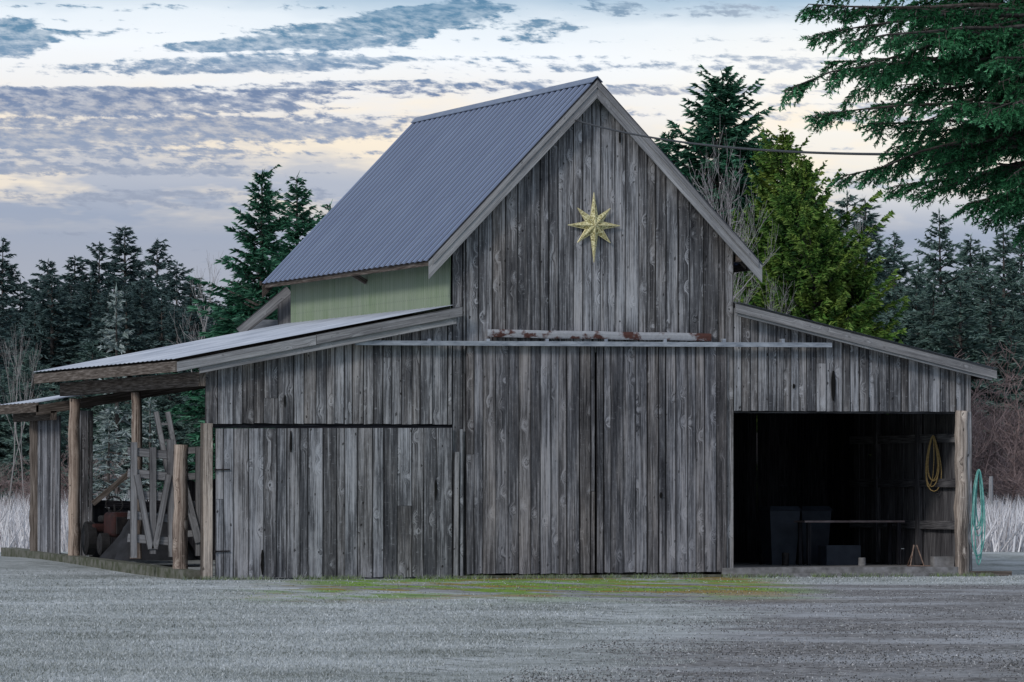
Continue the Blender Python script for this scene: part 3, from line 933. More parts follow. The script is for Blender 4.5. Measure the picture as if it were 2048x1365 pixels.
# ------------------------------------------------------------------ star
def make_star():
    e = at(1188, 451, -.06)
    st = thing('star_ornament', 'gold glitter eight-pointed star hanging on the barn gable', 'star', e)
    k = 1 / 108.5
    tips = []
    for i in range(8):
        ang = math.pi / 2 - i * math.pi / 4
        r = {0: 66, 4: 74}.get(i, 55 if i in (2, 6) else 49)
        tips.append((ang, r * k))
    v = [(0, -.09, 0)]
    for i in range(8):
        a, r = tips[i]
        v.append((r * math.cos(a), 0, r * math.sin(a)))
        a2 = a - math.pi / 8
        v.append((.18 * math.cos(a2), -.008, .18 * math.sin(a2)))
    v.append((0, .02, 0))
    f = []
    for i in range(16):
        j = (i + 1) % 16
        f.append((0, 1 + i, 1 + j)); f.append((17, 1 + j, 1 + i))
    me = bpy.data.meshes.new('star_body'); me.from_pydata(v, [], f)
    m, g = new_mat('gold_glitter')
    pos = g.n('ShaderNodeTexCoord').outputs['Object']
    vo = g.n('ShaderNodeTexVoronoi', {'feature': 'F1'}, {'Vector': pos, 'Scale': 42.0})
    nz = g.noise(pos, 60, 3, .7)
    cr = g.n('ShaderNodeSeparateColor', {}, {0: vo.outputs['Color']}).outputs[0]
    col = g.ramp(g.m('ADD', g.m('MULTIPLY', cr, .55), g.m('MULTIPLY', nz, .5)), [(.25, (.20, .17, .07)), (.5, (.50, .46, .22)), (.8, (.88, .86, .58))])
    me.materials.append(finish(m, g, col, .5, .1, nz, .8, .02))
    obj('star_body', me, st)
    mb = MB(); mb.rc()
    for i in range(16):
        mb.tube([v[1 + i], v[1 + (i + 1) % 16]], .007, 5)
        if i % 2 == 0: mb.tube([v[0], v[1 + i]], .006, 5)
    mb.build('star_frame', plain('gold_wire', (.5, .44, .22), (.8, .75, .5), 40, .4, .2), st)
make_star()

mb = MB(); mb.rc()
a = at(1150, 240, -.03)
b = dep(2330, 292, 40)
pts = []
for i in range(41):
    t = i / 40
    p = a.lerp(b, t)
    p.z -= .27 * 4 * t * (1 - t)
    pts.append(p)
mb.tube(pts, .016, 6)
mb.tube([(a.x, -.0, a.z), (a.x, -.1, a.z)], .03, 8)
tag(mb.build('power_cable', M['cable'], smooth=True), 'thin black overhead cable strung from the gable', 'cable')

# ------------------------------------------------------------------ hung hose / rope
def hang_loops(name, mat, c, w, h, r, n, label, cat, axis_=(1, 0, 0), seed=1):
    rnd = random.Random(seed)
    mb = MB(); mb.rc()
    ax = Vector(axis_).normalized()
    pts = []
    for k in range(n):
        ww = w * rnd.uniform(.45, 1.25); hh = h * rnd.uniform(.55, 1.08); off = rnd.uniform(-.03, .03); sh = rnd.uniform(-.05, .05)
        for i in range(20):
            th = 2 * math.pi * i / 20
            x_ = math.sin(th) * ww / 2 * (.45 + .55 * (1 - math.cos(th)) / 2 * 1.2)
            z_ = -(1 - math.cos(th)) / 2 * hh
            pts.append(Vector(c) + ax * (x_ + sh * (1 - math.cos(th))) + Vector((0, off, z_)))
    mb.tube(pts, r, 7)
    ob = mb.build(name, mat, smooth=True)
    tag(ob, label, cat)
    return ob
hp = at(1951, 940, .0)
hang_loops('garden_hose', M['hose'], (hp.x + .05, -.03, hp.z), .28, 1.85, .013, 7, 'teal garden hose coiled on the barn corner post', 'hose', seed=21)
rp = at(1868, 872, 1.3)
hang_loops('rope_coil', M['rope'], (8.80, 1.25, rp.z), .34, 1.0, .010, 5, 'tan rope coil hanging on the bay wall', 'rope', axis_=(.6, -.8, 0), seed=11)

mb = MB()
q = at(1886, 1128, .35)
x0 = q.x - .2
mb.box((x0, .3, .17), (x0 + .4, .34, .36)); mb.box((x0, .46, .17), (x0 + .4, .50, .36))
for xx in (0, .18, .36):
    mb.box((x0 + xx, .342, .17), (x0 + xx + .04, .458, .36))
tag(mb.build('cinder_block', M['concrete']), 'grey hollow cinder block resting on the concrete floor', 'block')
mb = MB()
a, b = at(1940, 1160, -.35), at(2022, 1163, -.55)
mb.beam((a.x, a.y, .05), (b.x, b.y, .05), .14, .09, (0, 0, 1))
tag(mb.build('timber_beam', M['postdark']), 'dark timber lying on the ground by the post', 'timber')

wb = thing('workbench', 'long thin wooden workbench standing inside the dark bay', 'workbench', (7.75, 2.9, .17))
mb = MB()
mb.beam((-1.05, 0, .84), (1.0, 0, .84), .6, .035, (0, 0, 1))
mb.build('bench_top', plain('worn_reddish_board', (.17, .13, .13), (.32, .26, .26), 5), wb)
for lx in (-.95, .9):
    for ly in (-.24, .24):
        mb = MB(); mb.beam((lx, ly, 0), (lx, ly, .82), .07, .07); mb.build('leg', M['black'], wb)
for (bx, by) in ((6.65, 3.9), (7.6, 4.7)):
    bn = thing('waste_bin', 'dark blue plastic wheeled bin inside the barn bay', 'bin', (bx, by, .17))
    mb = MB(); mb.rc()
    mb.hexa([(-.24, -.26, 0), (.24, -.26, 0), (.24, .26, 0), (-.24, .26, 0)], [(-.31, -.34, 1.05), (.31, -.34, 1.05), (.31, .34, 1.05), (-.31, .34, 1.05)])
    mb.build('bin_body', M['bin'], bn)
    mb = MB(); mb.rc()
    mb.hexa([(-.33, -.38, 1.052), (.33, -.38, 1.052), (.33, .36, 1.052), (-.33, .36, 1.052)], [(-.28, -.3, 1.13), (.28, -.3, 1.13), (.28, .3, 1.13), (-.28, .3, 1.13)])
    mb.build('lid', M['bin'], bn)
    for sx in (-.26, .26):
        mb = MB(); mb.rc(); mb.tube([(sx - .03, .3, .1), (sx + .03, .3, .1)], .1, 14); mb.build('wheel', M['rubber'], bn)
for k, (bx, by, hh) in enumerate(((7.6, 1.9, .15), (6.3, 2.6, .24))):
    mb = MB(); mb.rc()
    mb.tube([(bx, by, .17), (bx, by, .17 + hh), (bx, by, .175 + hh)], [.07, .07, .06], 16)
    tag(mb.build('paint_tin', M['iron' if k else 'concrete']), 'dull metal paint tin standing on the bay floor', 'tin', 'tins on the bay floor')
# crate of odds and ends under the bench
mb = MB()
for (x0_, x1_, y0_, y1_) in ((7.2, 7.9, 2.75, 2.79), (7.2, 7.9, 3.16, 3.2), (7.2, 7.24, 2.8, 3.15), (7.86, 7.9, 2.8, 3.15)):
    mb.box((x0_, y0_, .17), (x1_, y1_, .55))
tag(mb.build('storage_crate', M['bin']), 'dim bluish storage crate under the workbench', 'crate')
mb = MB(); mb.rc()
q = at(1830, 1135, .5)
for dx in (-.14, .14):
    mb.tube([(q.x + dx, .4, .18), (q.x + dx * .2, .5, .58)], .012, 6)
mb.tube([(q.x - .2, .35, .185), (q.x + .24, .35, .185)], .012, 6)
mb.tube([(q.x, .52, .56), (q.x, .9, .18)], .012, 6)
tag(mb.build('metal_stand', plain('pale_rusty_steel', (.12, .07, .05), (.3, .22, .18), 20, .6)), 'small rusty metal tripod stand on the slab', 'stand')

# ------------------------------------------------------------------ gates, ladder, tractor in the open bay
gt = thing('wooden_gate', 'weathered plank gate with V bracing leaning by a post', 'gate', (0, 0, 0))
yy = 2.2
for (pa, pb) in ((903, 912), (946, 955), (988, 996), (1030, 1038), (1076, 1084)):
    mb = MB(); mb.beam(at(256, pa, yy), at(352, pb, yy), .16, .022); mb.build('gate_rail', M['trim'], gt)
for (a, b, t, bo) in ((268, 268, 885, 1116), (340, 344, 880, 1114), (306, 306, 895, 1108)):
    mb = MB(); mb.beam(at(b, bo, yy - .03), at(a, t, yy - .03), .13, .022); mb.build('gate_stile', M['trim'], gt)
for (a0, b0, a1, b1) in ((274, 950, 302, 1098), (338, 950, 310, 1098)):
    mb = MB(); mb.beam(at(a0, b0, yy - .06), at(a1, b1, yy - .06), .12, .02); mb.build('gate_brace', M['trim'], gt)
gt2 = thing('wooden_gate', 'weathered plank gate panel with diagonal brace behind a post', 'gate', (0, 0, 0))
yy = 3.6
for (pa, pb) in ((903, 900), (955, 952), (1010, 1008), (1070, 1066)):
    mb = MB(); mb.beam(at(346, pa, yy), at(402, pb, yy), .13, .022); mb.build('gate_rail', M['trim'], gt2)
for a in (350, 396):
    mb = MB(); mb.beam(at(a, 1112, yy - .03), at(a, 896, yy - .03), .10, .022); mb.build('gate_stile', M['trim'], gt2)
mb = MB()
mb.beam(at(352, 910, yy - .06), at(398, 1085, yy - .06), .15, .02)
mb.build('gate_brace', M['trim'], gt2)
lt = thing('wooden_ladder', 'short grey wooden ladder leaning behind the gate', 'ladder', (0, 0, 0))
la, lb = at(352, 985, 2.55), at(312, 824, 2.65)
for o_ in (0, .22):
    mb = MB(); mb.beam(la + Vector((o_, 0, -.4)), lb + Vector((o_, 0, 0)), .10, .035); mb.build('ladder_rail', M['trim'], lt)
for i in range(6):
    mb = MB()
    t = .08 + i * .16
    a = (la + Vector((0, 0, -.4))).lerp(lb, t)
    mb.beam(a, a + Vector((.22, 0, 0)), .05, .03)
    mb.build('rung', M['trim'], lt)
mb = MB()
mb.beam(at(186, 1008, 9.2), at(262, 944, 9.2), .10, .05)
tag(mb.build('slanting_board', M['postdark']), 'dark board leaning at a slant over stored machinery', 'board')
mb = MB(); mb.rc()
c0 = at(305, 1090, 8.0)
def tarp(s, t):
    r_ = .50 + .45 * (1 - t) ** 1.3
    rr = r_ * (1 + .12 * math.sin(5 * s) + .06 * math.sin(11 * s + 3 * t))
    return (c0.x + rr * math.cos(s), 8.0 + rr * .7 * math.sin(s), .25 + .75 * t - .12 * t * math.sin(3 * s))
mb.grid(tarp, list(np.linspace(0, 2 * math.pi, 33)), [0, .15, .35, .55, .75, .9, 1.0])
i0 = len(mb.v)
mb.v.append((c0.x, 8.0, 1.06))
for i in range(32):
    mb.f.append((i * 7 + 6, (i + 1) * 7 + 6, i0)); mb.uv += [(0, 0), (.1, 0), (.05, .1)]; mb.c.append(mb.cur)
tag(mb.build('tarp_heap', plain('dark_tarp', (.010, .011, .014), (.026, .028, .034), 4, .8), smooth=True), 'dark tarp draped over a heap of stored things', 'tarp')

q = at(232, 1095, 9.6)
tr = thing('garden_tractor', 'old dark red garden tractor half hidden in the lean-to', 'tractor', (q.x, 9.6, .33))
def bevel_box(name, lo, hi, mat, parent, bev=.04):
    m2 = MB(); m2.box(lo, hi); o_ = m2.build(name, mat, parent)
    md = o_.modifiers.new('b', 'BEVEL'); md.width = bev; md.segments = 3
    return o_
bevel_box('hood', (-.24, -.75, .35), (.24, .1, .85), M['red'], tr, .09)
bevel_box('fender', (-.42, .25, .45), (.42, .8, .62), M['red'], tr, .06)
bevel_box('seat', (-.2, .35, .64), (.2, .75, .78), M['rubber'], tr, .05)
bevel_box('grille', (-.17, -.78, .42), (.17, -.74, .76), M['iron'], tr, .01)
for sx, yy_, r in ((-.36, -.5, .22), (.36, -.5, .22), (-.42, .5, .33), (.42, .5, .33)):
    mb = MB(); mb.rc()
    mb.tube([(sx - .10, yy_, r), (sx - .08, yy_, r), (sx + .08, yy_, r), (sx + .10, yy_, r)], [r * .82, r, r, r * .82], 20)
    wh = mb.build('wheel', M['rubber'], tr, smooth=False)
    mb = MB(); mb.rc(); mb.tube([(sx - .105, yy_, r), (sx + .105, yy_, r)], r * .45, 14)
    mb.build('rim', M['iron'], wh)
mb = MB(); mb.rc()
mb.tube([(.17 * math.cos(a_), .12 + .05 * math.sin(a_), 1.0 + .15 * math.sin(a_)) for a_ in np.linspace(0, 2 * math.pi, 17)], .016, 6)
mb.tube([(0, .05, .8), (0, .12, 1.0)], .02, 6)
mb.build('steering_wheel', M['rubber'], tr)

mb = MB(); mb.rc()
q = dep(1981, 1000, 135)
gz = float(ground_z(q.x, q.y))
mb.tube([(q.x, q.y, gz - .1), (q.x, q.y, gz + .8), (q.x + .01, q.y, 1.95)], [.06, .058, .05], 10)
tag(mb.build('fence_post', M['trim']), 'single grey wooden fence post standing in frosted grass', 'post')

# ------------------------------------------------------------------ trees
def conifer(seed, H, R, step=.30, nb=6, tw=20, power=.75, tsz=.42, base=.04, droop=.45, rise=.22, wfac=.17, gapp=.10, var=.2, lump=0.0):
    r = np.random.default_rng(seed)
    T = []; K = []
    mbt = MB(); mbt.rc()
    mbt.tube([(0, 0, -.3), (0, 0, H * .3), (0, 0, H * .7), (0, 0, H)], [H * .018, H * .014, H * .007, .01], 8)
    z = H * base
    asym = r.uniform(0, 6.28)
    while z < H * .985:
        f = (z / H - base) / (1 - base)
        Lm = R * (1 - f) ** power + .05
        if f < .12: Lm *= .75 + f * 2
        k = max(4, int(nb * (.55 + .6 * (1 - f))))
        a0 = r.uniform(0, 6.28)
        lv = r.uniform(1 - var * 1.3, 1 + var * .8)
        for i in range(k):
            if r.random() < gapp: continue
            ang = a0 + 6.283 * i / k + r.normal(0, .3)
            L = Lm * lv * r.uniform(.6, 1.2) * (1 + .18 * math.cos(ang - asym - z)) * (1 + lump * math.sin(ang * 2 + z * 1.7) * math.sin(z * 1.1 + ang))
            zb = z + r.normal(0, step * .45)
            ca, sa = math.cos(ang), math.sin(ang)
            up = (rise + .5 * f ** 3) * r.uniform(.7, 1.3)
            dr = droop * (1 - .5 * f) * r.uniform(.6, 1.4)
            n = max(7, int(tw * (.2 + .8 * L / R)))
            s = r.uniform(.10, 1.0, n) ** .7
            rr = s * L
            zz = zb + L * (up * s - dr * s * s) + .05 * L * (s ** 6)
            O = np.stack([rr * ca, rr * sa, zz], 1)
            side = r.choice([-1, 1], n) * r.uniform(.2, 1.25, n)
            dx = np.cos(ang + side); dy = np.sin(ang + side)
            dz = -r.uniform(-.25, .75, n) + .35 * f
            D_ = np.stack([dx, dy, dz], 1); D_ /= np.linalg.norm(D_, axis=1)[:, None]
            ln = tsz * r.uniform(.45, 1.15, n) * (1.2 - .45 * s) * (.40 + .60 * min(1, Lm / R * 1.6))
            W = np.stack([-dy, dx, r.normal(0, .5, n)], 1); W /= np.linalg.norm(W, axis=1)[:, None]
            wd = ln * wfac * r.uniform(.7, 1.3, n)
            P0 = O - W * wd[:, None]; P1 = O + W * wd[:, None]; P2 = O + D_ * ln[:, None]
            T.append(np.stack([P0, P1, P2], 1))
            Wv = np.cross(D_, W)
            P0 = O + D_ * (ln * .1)[:, None] - Wv * (wd * .9)[:, None]; P1 = O + D_ * (ln * .1)[:, None] + Wv * (wd * .9)[:, None]
            T.append(np.stack([P0, P1, P2 - np.array([0, 0, 1]) * (ln * .15)[:, None]], 1))
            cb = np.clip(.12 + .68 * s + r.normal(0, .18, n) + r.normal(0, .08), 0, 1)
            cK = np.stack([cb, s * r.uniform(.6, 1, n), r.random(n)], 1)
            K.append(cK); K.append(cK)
            if L > .5:
                mbt.tube([(0, 0, zb), (L * .5 * ca, L * .5 * sa, zb + L * (up * .5 - dr * .25)), (L * .92 * ca, L * .92 * sa, zb + L * (up * .92 - dr * .85))], [.018 * L + .005, .011 * L, .003], 3, cap=False)
        z += step * (1 - .55 * f) * r.uniform(.7, 1.3)
    n = 16
    O = np.stack([np.zeros(n), np.zeros(n), H - r.uniform(0, .7, n)], 1)
    a = r.uniform(0, 6.28, n)
    D_ = np.stack([np.cos(a) * .5, np.sin(a) * .5, np.ones(n)], 1)
    P2 = O + D_ * r.uniform(.12, .25, n)[:, None]
    W = np.stack([-np.sin(a), np.cos(a), np.zeros(n)], 1) * .03
    T.append(np.stack([O - W, O + W, P2], 1)); K.append(np.stack([np.full(n, .7), np.full(n, .8), r.random(n)], 1))
    return np.concatenate(T), np.concatenate(K), mbt

def bare(seed, H, spread=.55, depth=6, nseg=3, r0=.02, lean=0.0, thin=.004, split=(2, 4), start=.15):
    r = random.Random(seed)
    mb = MB(); mb.rc()
    def grow(p, d, L, rad, lev):
        pts = [p]; rads = [rad]
        q = p.copy(); dd = d.copy()
        for i in range(nseg):
            dd = (dd + Vector((r.gauss(0, .18), r.gauss(0, .18), r.gauss(.03, .12)))).normalized()
            q = q + dd * (L / nseg)
            pts.append(q.copy()); rads.append(max(thin, rad * (1 - .4 * (i + 1) / nseg)))
        mb.cur = (r.random() * (.4 + .1 * lev), r.random(), 9)
        mb.tube(pts, rads, 5 if lev == 0 else 3, cap=False)
        if lev >= depth: return
        for k in range(r.randint(*split)):
            t = r.uniform(.35 if lev else start, 1.0)
            i = min(int(t * nseg), nseg - 1)
            b = pts[i].lerp(pts[i + 1], t * nseg - i)
            side = Vector((r.gauss(0, 1), r.gauss(0, 1), r.gauss(.1, .5))).normalized()
            nd = (dd * (1 - spread) + side * spread + Vector((0, 0, .12))).normalized()
            grow(b, nd, L * r.uniform(.55, .82), max(thin, rad * r.uniform(.4, .62)), lev + 1)
        grow(pts[-1], dd, L * r.uniform(.6, .8), max(thin, rad * .6), lev + 1)
    grow(Vector((0, 0, -.1)), Vector((lean, 0, 1)).normalized(), H * .38, H * r0, 0)
    return mb

TREES = {}
def tree_kind(key, gen, matname, tmat='bark', H=10.0):
    T, K, mbt = gen
    cm = tri_mesh('crown', T, K); cm.materials.append(M[matname])
    tmp = mbt.build('trunk', M[tmat])
    tm = tmp.data
    bpy.data.objects.remove(tmp)
    TREES[key] = (tm, cm, H)
def add_tree(key, px, toppy, d, name, label, cat, group=None, wscale=1.0, lean=0.0):
    tm, cm, H = TREES[key]
    p = dep(px, toppy, d)
    gz = float(ground_z(p.x, p.y))
    k = (p.z - gz) / H
    e = thing(name, label, cat, (p.x, p.y, gz), group)
    e.rotation_euler = (random.gauss(0, .012), random.gauss(0, .012), random.uniform(0, 6.28))
    e.scale = (k * wscale, k * wscale, k)
    if tm: obj('trunk', tm, e)
    if cm: obj('crown', cm, e)
    return e

for i in range(4):
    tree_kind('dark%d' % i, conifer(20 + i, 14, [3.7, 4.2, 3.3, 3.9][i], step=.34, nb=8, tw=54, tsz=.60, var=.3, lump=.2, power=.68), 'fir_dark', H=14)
for i in range(4):
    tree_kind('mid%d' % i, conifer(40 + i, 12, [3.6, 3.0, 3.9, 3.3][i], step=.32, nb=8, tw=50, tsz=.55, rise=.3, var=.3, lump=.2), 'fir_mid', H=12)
tree_kind('green0', conifer(61, 11, 2.8, step=.23, nb=8, tw=56, tsz=.42, rise=.5, droop=.35, var=.3, lump=.2), 'fir_green', H=11)
tree_kind('green1', conifer(62, 11, 2.4, step=.24, nb=8, tw=50, tsz=.42, rise=.5, droop=.35, var=.3, lump=.2), 'fir_green', H=11)
tree_kind('tall', conifer(63, 13.5, 2.9, step=.21, nb=9, tw=70, tsz=.44, power=.50, rise=.45, droop=.45, gapp=.10, var=.3, lump=.22), 'fir_green', H=13.5)
tree_kind('frost', conifer(64, 5, 1.3, step=.25, nb=6, tw=22, tsz=.32), 'fir_frost', H=5)
tree_kind('cedar0', conifer(70, 11, 2.6, step=.17, nb=9, tw=75, tsz=.34, power=.60, rise=.75, droop=.35, gapp=.14, var=.35, lump=.4, wfac=.24), 'cedar', H=11)
tree_kind('cedar1', conifer(71, 8, 2.4, step=.17, nb=9, tw=75, tsz=.32, power=.48, rise=.75, droop=.35, gapp=.14, var=.35, lump=.4, wfac=.24), 'cedar', H=8)

GL = 'dark firs of the wood edge'
LBL = 'dark blue-green fir in the dense wood edge'
tops = [(-60, 540), (5, 480), (42, 560), (78, 555), (105, 520), (142, 512), (188, 484), (222, 545), (250, 452), (288, 540), (318, 480), (352, 525), (385, 570), (425, 600), (465, 570), (-30, 600), (60, 600), (165, 560)]
for i, (px, py) in enumerate(tops):
    add_tree('dark%d' % random.randrange(4), px, py, 235 + 18 * random.random(), 'fir_tree', LBL, 'tree', GL, wscale=random.uniform(.9, 1.2))
for i in range(28):
    add_tree('dark%d' % random.randrange(4), -80 + i * 22 + random.uniform(-12, 12), random.uniform(545, 660), 205 + random.uniform(0, 24), 'fir_tree', LBL, 'tree', GL, wscale=random.uniform(1.05, 1.4))
for i in range(18):
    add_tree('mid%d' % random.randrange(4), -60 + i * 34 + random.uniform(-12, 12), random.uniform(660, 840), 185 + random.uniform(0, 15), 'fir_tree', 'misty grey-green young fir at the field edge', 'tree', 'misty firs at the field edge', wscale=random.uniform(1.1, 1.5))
add_tree('green0', 523, 342, 150, 'fir_tree', 'bright green fir rising behind the metal roof', 'tree', wscale=1.05)
add_tree('green1', 598, 352, 158, 'fir_tree', 'slim green fir rising behind the metal roof', 'tree', wscale=1.05)
add_tree('green1', 655, 408, 165, 'fir_tree', 'slim green fir rising behind the metal roof', 'tree', wscale=1.05)
add_tree('green0', 470, 560, 165, 'fir_tree', 'green fir filling the wood edge behind the barn', 'tree', wscale=1.2)
add_tree('frost', 236, 582, 165, 'fir_tree', 'pale frosted fir in front of the dark wood', 'tree', wscale=.75)
add_tree('frost', 300, 800, 150, 'fir_tree', 'small frosted fir behind the open lean-to', 'tree', wscale=1.2)
add_tree('frost', 215, 840, 145, 'fir_tree', 'small frosted fir behind the open lean-to', 'tree', wscale=1.3)
add_tree('tall', 1450, 143, 150, 'fir_tree', 'tall dark green fir standing behind the gable', 'tree', wscale=1.0)
add_tree('green0', 1345, 262, 158, 'fir_tree', 'green fir partly hidden by the barn roof', 'tree', wscale=1.0)
add_tree('green1', 1410, 330, 165, 'fir_tree', 'green fir partly hidden by the barn roof', 'tree', wscale=1.1)
add_tree('green0', 1505, 300, 152, 'fir_tree', 'dark green fir behind the yellow-green cedars', 'tree', wscale=1.1)
LC = 'loose yellow-green cedar with an uneven feathery crown'
add_tree('cedar0', 1562, 272, 146, 'cedar_tree', LC, 'tree', wscale=.85)
add_tree('cedar0', 1605, 322, 144, 'cedar_tree', LC, 'tree', wscale=.85)
add_tree('cedar1', 1580, 400, 143, 'cedar_tree', LC, 'tree', wscale=.8)
add_tree('cedar1', 1650, 480, 142, 'cedar_tree', LC, 'tree', wscale=.9)
add_tree('cedar1', 1702, 545, 144, 'cedar_tree', LC, 'tree', wscale=.95)
add_tree('cedar1', 1500, 450, 147, 'cedar_tree', LC, 'tree', wscale=.8)
add_tree('green1', 1640, 410, 150, 'fir_tree', 'dark green fir behind the yellow-green cedars', 'tree', wscale=1.1)
GM = 'misty grey-green firs'
for i, (px, py, d) in enumerate([(1692, 385, 205), (1745, 400, 185), (1790, 470, 190), (1830, 520, 215), (1890, 420, 195), (1925, 470, 215), (1965, 500, 200), (2010, 455, 190), (2050, 430, 200), (2100, 480, 210), (1655, 450, 220), (1860, 560, 180), (1720, 470, 215), (1770, 520, 210)]):
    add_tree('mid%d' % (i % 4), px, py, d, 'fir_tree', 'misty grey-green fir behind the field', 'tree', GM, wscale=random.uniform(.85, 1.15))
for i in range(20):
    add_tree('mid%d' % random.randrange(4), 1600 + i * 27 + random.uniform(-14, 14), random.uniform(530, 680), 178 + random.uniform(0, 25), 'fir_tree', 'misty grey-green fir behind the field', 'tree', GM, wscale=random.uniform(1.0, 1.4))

def bare_kind(key, mb, mat, H):
    tmp = mb.build('bare_branches', M[mat]); me_ = tmp.data; bpy.data.objects.remove(tmp)
    TREES[key] = (None, me_, H)
def top_h(mb): return max(p[2] for p in mb.v)
def add_bare(key, px, toppy, d, name, label, cat, group=None, ws=1.0):
    _, me_, H = TREES[key]
    p = dep(px, toppy, d); gz = float(ground_z(p.x, p.y)); k = (p.z - gz) / H
    o = obj(name, me_); o.location = (p.x, p.y, gz - .05); o.scale = (k * ws, k * ws, k); o.rotation_euler = (0, 0, random.uniform(0, 6.28))
    tag(o, label, cat, group)
b1 = bare(5, 9, .5, depth=6, thin=.005, split=(1, 3), r0=.010); bare_kind('bareA', b1, 'twig_grey', top_h(b1))
b2 = bare(9, 4, .6, depth=5, thin=.005, split=(2, 4), start=.0, r0=.012); bare_kind('bareB', b2, 'twig_red', top_h(b2))
b3 = bare(12, 9, .42, depth=5, thin=.006, split=(1, 3), r0=.012); bare_kind('bareC', b3, 'twig_pale', top_h(b3))
add_bare('bareA', 1482, 215, 139, 'bare_tree', 'leafless pale grey tree with fine tangled twigs', 'tree', ws=.42)
add_bare('bareA', 1505, 470, 138, 'bare_tree', 'leafless pale grey tree with fine tangled twigs', 'tree', ws=.42)
add_bare('bareC', 430, 498, 195, 'bare_tree', 'leafless pale tree among the dark firs', 'tree', ws=.6)
add_bare('bareC', 10, 650, 150, 'bare_tree', 'slender leafless pale birch at the field edge', 'tree', ws=.4)
add_bare('bareC', 55, 640, 160, 'bare_tree', 'slender leafless pale birch at the field edge', 'tree', ws=.35)
add_bare('bareC', 1750, 385, 175, 'bare_tree', 'leafless pale tree rising among misty firs', 'tree', ws=.4)
for i in range(10):
    add_bare('bareB', 1740 + i * 38 + random.uniform(-10, 10), random.uniform(660, 800), 145 + random.uniform(0, 22), 'bare_shrub', 'leafless rosy-brown shrub thicket beside the field', 'shrub', 'leafless shrubs beside the field', ws=1.0)
for i in range(4):
    add_bare('bareB', -40 + i * 65, random.uniform(840, 920), 150 + random.uniform(0, 20), 'bare_shrub', 'leafless frosted shrub at the field edge', 'shrub', 'leafless shrubs beside the field', ws=1.0)

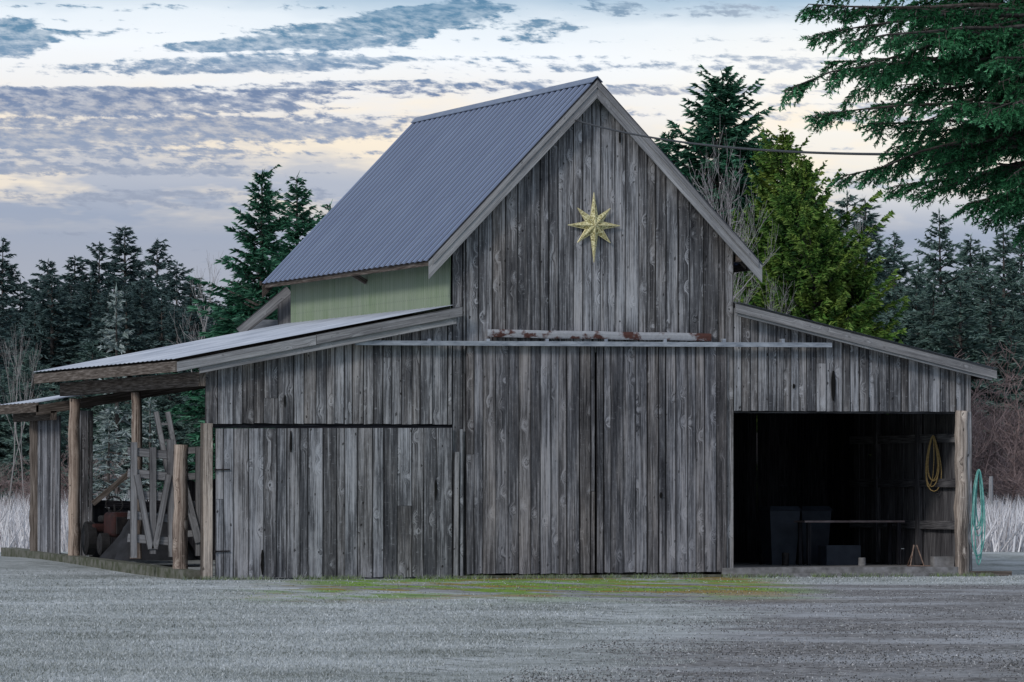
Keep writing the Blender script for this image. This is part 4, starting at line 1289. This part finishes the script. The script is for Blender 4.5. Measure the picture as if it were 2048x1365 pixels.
# ------------------------------------------------------------------ near spruce with overhanging limbs
def near_spruce():
    r = np.random.default_rng(5)
    base = dep(2520, 1400, 46.0); base.z = 0
    tree = thing('spruce_tree', 'large green spruce with drooping needle-clad boughs over the yard', 'tree', (base.x, base.y, 0))
    mb = MB(); mb.rc()
    mb.tube([(0, 0, -.2), (0, 0, 3), (0, 0, 8), (0, 0, 13)], [.34, .28, .17, .03], 14)
    tips = [(1572, 168), (1618, 8), (1640, 66), (1668, 120), (1636, 232), (1700, 190), (1740, 240), (1688, 352), (1740, 345), (1790, 368), (1850, 388), (1900, 330),
            (1935, 410), (1990, 440), (2045, 450), (1720, 15), (1790, 70), (1850, 130), (1900, 210), (1960, 280), (1820, 265), (2000, 160), (1950, 60), (2030, 340), (1700, -40), (1800, -50),
            (1900, -60), (2000, -40), (1660, -30), (1760, 140), (1860, 330), (2010, 400), (1920, 130), (1980, 220), (2060, 60), (2060, 250), (1840, 10), (1780, 300), (1880, 60), (2020, 100)]
    allt = [(px, py, 1.0) for px, py in tips]
    for px, py in tips:
        for kk in range(2):
            allt.append((px + r.uniform(50, 260), py + r.uniform(-60, 20), .85))
    O_, D_, L_, Bk = [], [], [], []
    def limb(b, t, rad, dens=1.0):
        b, t = np.array(b), np.array(t)
        n = 12
        L = np.linalg.norm(t - b)
        ss = np.linspace(0, 1, n)
        pts = b[None] * (1 - ss)[:, None] + t[None] * ss[:, None]
        pts[:, 2] += np.sin(ss * np.pi) * .07 * L * r.uniform(.2, 1.2) + r.normal(0, .02, n)
        mb.tube([tuple(p) for p in pts], [rad * (1 - .88 * s) for s in ss], 6)
        ns = int(L / .058 * dens)
        tone = r.uniform(0, 1)
        for k in range(ns):
            s = r.uniform(.34, 1.0) if k > 8 else 1 - .015 * k
            p = np.array([np.interp(s, ss, pts[:, j]) for j in range(3)])
            i = min(int(s * (n - 1)), n - 2)
            ax = pts[i + 1] - pts[i]; ax /= np.linalg.norm(ax)
            side = np.cross(ax, [0, 0, 1]); side /= np.linalg.norm(side)
            sg = r.choice([-1, 1]) * r.uniform(.25, 1.1)
            d = ax * r.uniform(.5, 1.1) + side * sg + np.array([0, 0, r.uniform(-1.0, .15)])
            d /= np.linalg.norm(d)
            l2 = (.13 + .34 * (1 - s) ** .7) * r.uniform(.6, 1.15)
            l2 = min(l2, .38)
            m = 6
            q = p.copy(); dd = d.copy(); sp = [q.copy()]
            for _ in range(m):
                dd = dd + np.array([0, 0, -.06]) + r.normal(0, .07, 3); dd /= np.linalg.norm(dd)
                q = q + dd * l2 / m; sp.append(q.copy())
            sp = np.array(sp)
            mb.tube([tuple(x_) for x_ in sp[::3]], [.006, .004, .002], 3, cap=False)
            nt = max(3, int(l2 / .034))
            for j in range(nt):
                u = (j + .5) / nt
                ii = min(int(u * m), m - 1)
                o = sp[ii] + (sp[ii + 1] - sp[ii]) * (u * m - ii)
                a2 = sp[ii + 1] - sp[ii]; a2 = a2 / np.linalg.norm(a2)
                s2 = np.cross(a2, [0, 0, 1]); s2 /= (np.linalg.norm(s2) + 1e-6)
                dd2 = a2 * .9 + s2 * (1 if j % 2 else -1) * r.uniform(.5, 1.0) + np.array([0, 0, r.uniform(-.5, .2)])
                dd2 /= np.linalg.norm(dd2)
                O_.append(o); D_.append(dd2); L_.append(r.uniform(.06, .12) * (1.1 - .4 * u)); Bk.append((s, u, tone))
            O_.append(sp[-2]); D_.append(dd); L_.append(.09); Bk.append((s, 1, tone))
    for (px, py, w_) in allt:
        d = r.uniform(43.5, 48.5)
        t = dep(px, py, d)
        up = r.uniform(-.35, .75)
        limb((0, 0, t.z + up), (t.x - base.x, t.y - base.y, t.z), .04, w_)
    for k in range(22):
        a = r.uniform(0, 6.28); z = r.uniform(3.4, 7.0); l = r.uniform(2.4, 3.6)
        v = Vector((math.cos(a), math.sin(a)))
        toleft = v.x * -C + v.y * S
        if toleft > .3: continue
        limb((0, 0, z + .3), (v.x * l, v.y * l, z), .045, .4)
    O = np.array(O_); D = np.array(D_); L = np.array(L_); B = np.array(Bk)
    nn = 14
    N = len(O)
    tt = (np.arange(nn) + .5) / nn
    A = np.repeat(O, nn, 0) + np.repeat(D * L[:, None], nn, 0) * np.tile(tt, N)[:, None]
    ax = np.repeat(D, nn, 0)
    rnd_ = r.normal(0, 1, (N * nn, 3)); rnd_[:, 2] += .5
    pr = rnd_ - ax * (rnd_ * ax).sum(1)[:, None]; pr /= np.linalg.norm(pr, axis=1)[:, None]
    nd = ax * .75 + pr * .75; nd /= np.linalg.norm(nd, axis=1)[:, None]
    W = np.cross(nd, r.normal(0, 1, (N * nn, 3))); W /= np.linalg.norm(W, axis=1)[:, None]
    ln = r.uniform(.022, .038, N * nn); wd = .0066
    T = np.stack([A - W * wd, A + W * wd, A + nd * ln[:, None]], 1)
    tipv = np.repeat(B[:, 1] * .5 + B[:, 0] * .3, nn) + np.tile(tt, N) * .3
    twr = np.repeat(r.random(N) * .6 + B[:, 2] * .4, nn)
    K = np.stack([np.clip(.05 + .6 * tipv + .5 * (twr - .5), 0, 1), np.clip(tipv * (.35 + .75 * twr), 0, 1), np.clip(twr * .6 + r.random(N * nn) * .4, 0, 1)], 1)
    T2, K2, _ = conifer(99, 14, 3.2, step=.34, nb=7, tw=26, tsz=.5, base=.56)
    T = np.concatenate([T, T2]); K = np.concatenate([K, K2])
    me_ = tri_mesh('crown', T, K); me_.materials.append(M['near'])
    obj('crown', me_, tree)
    mb.build('trunk', M['bark'], tree)
near_spruce()
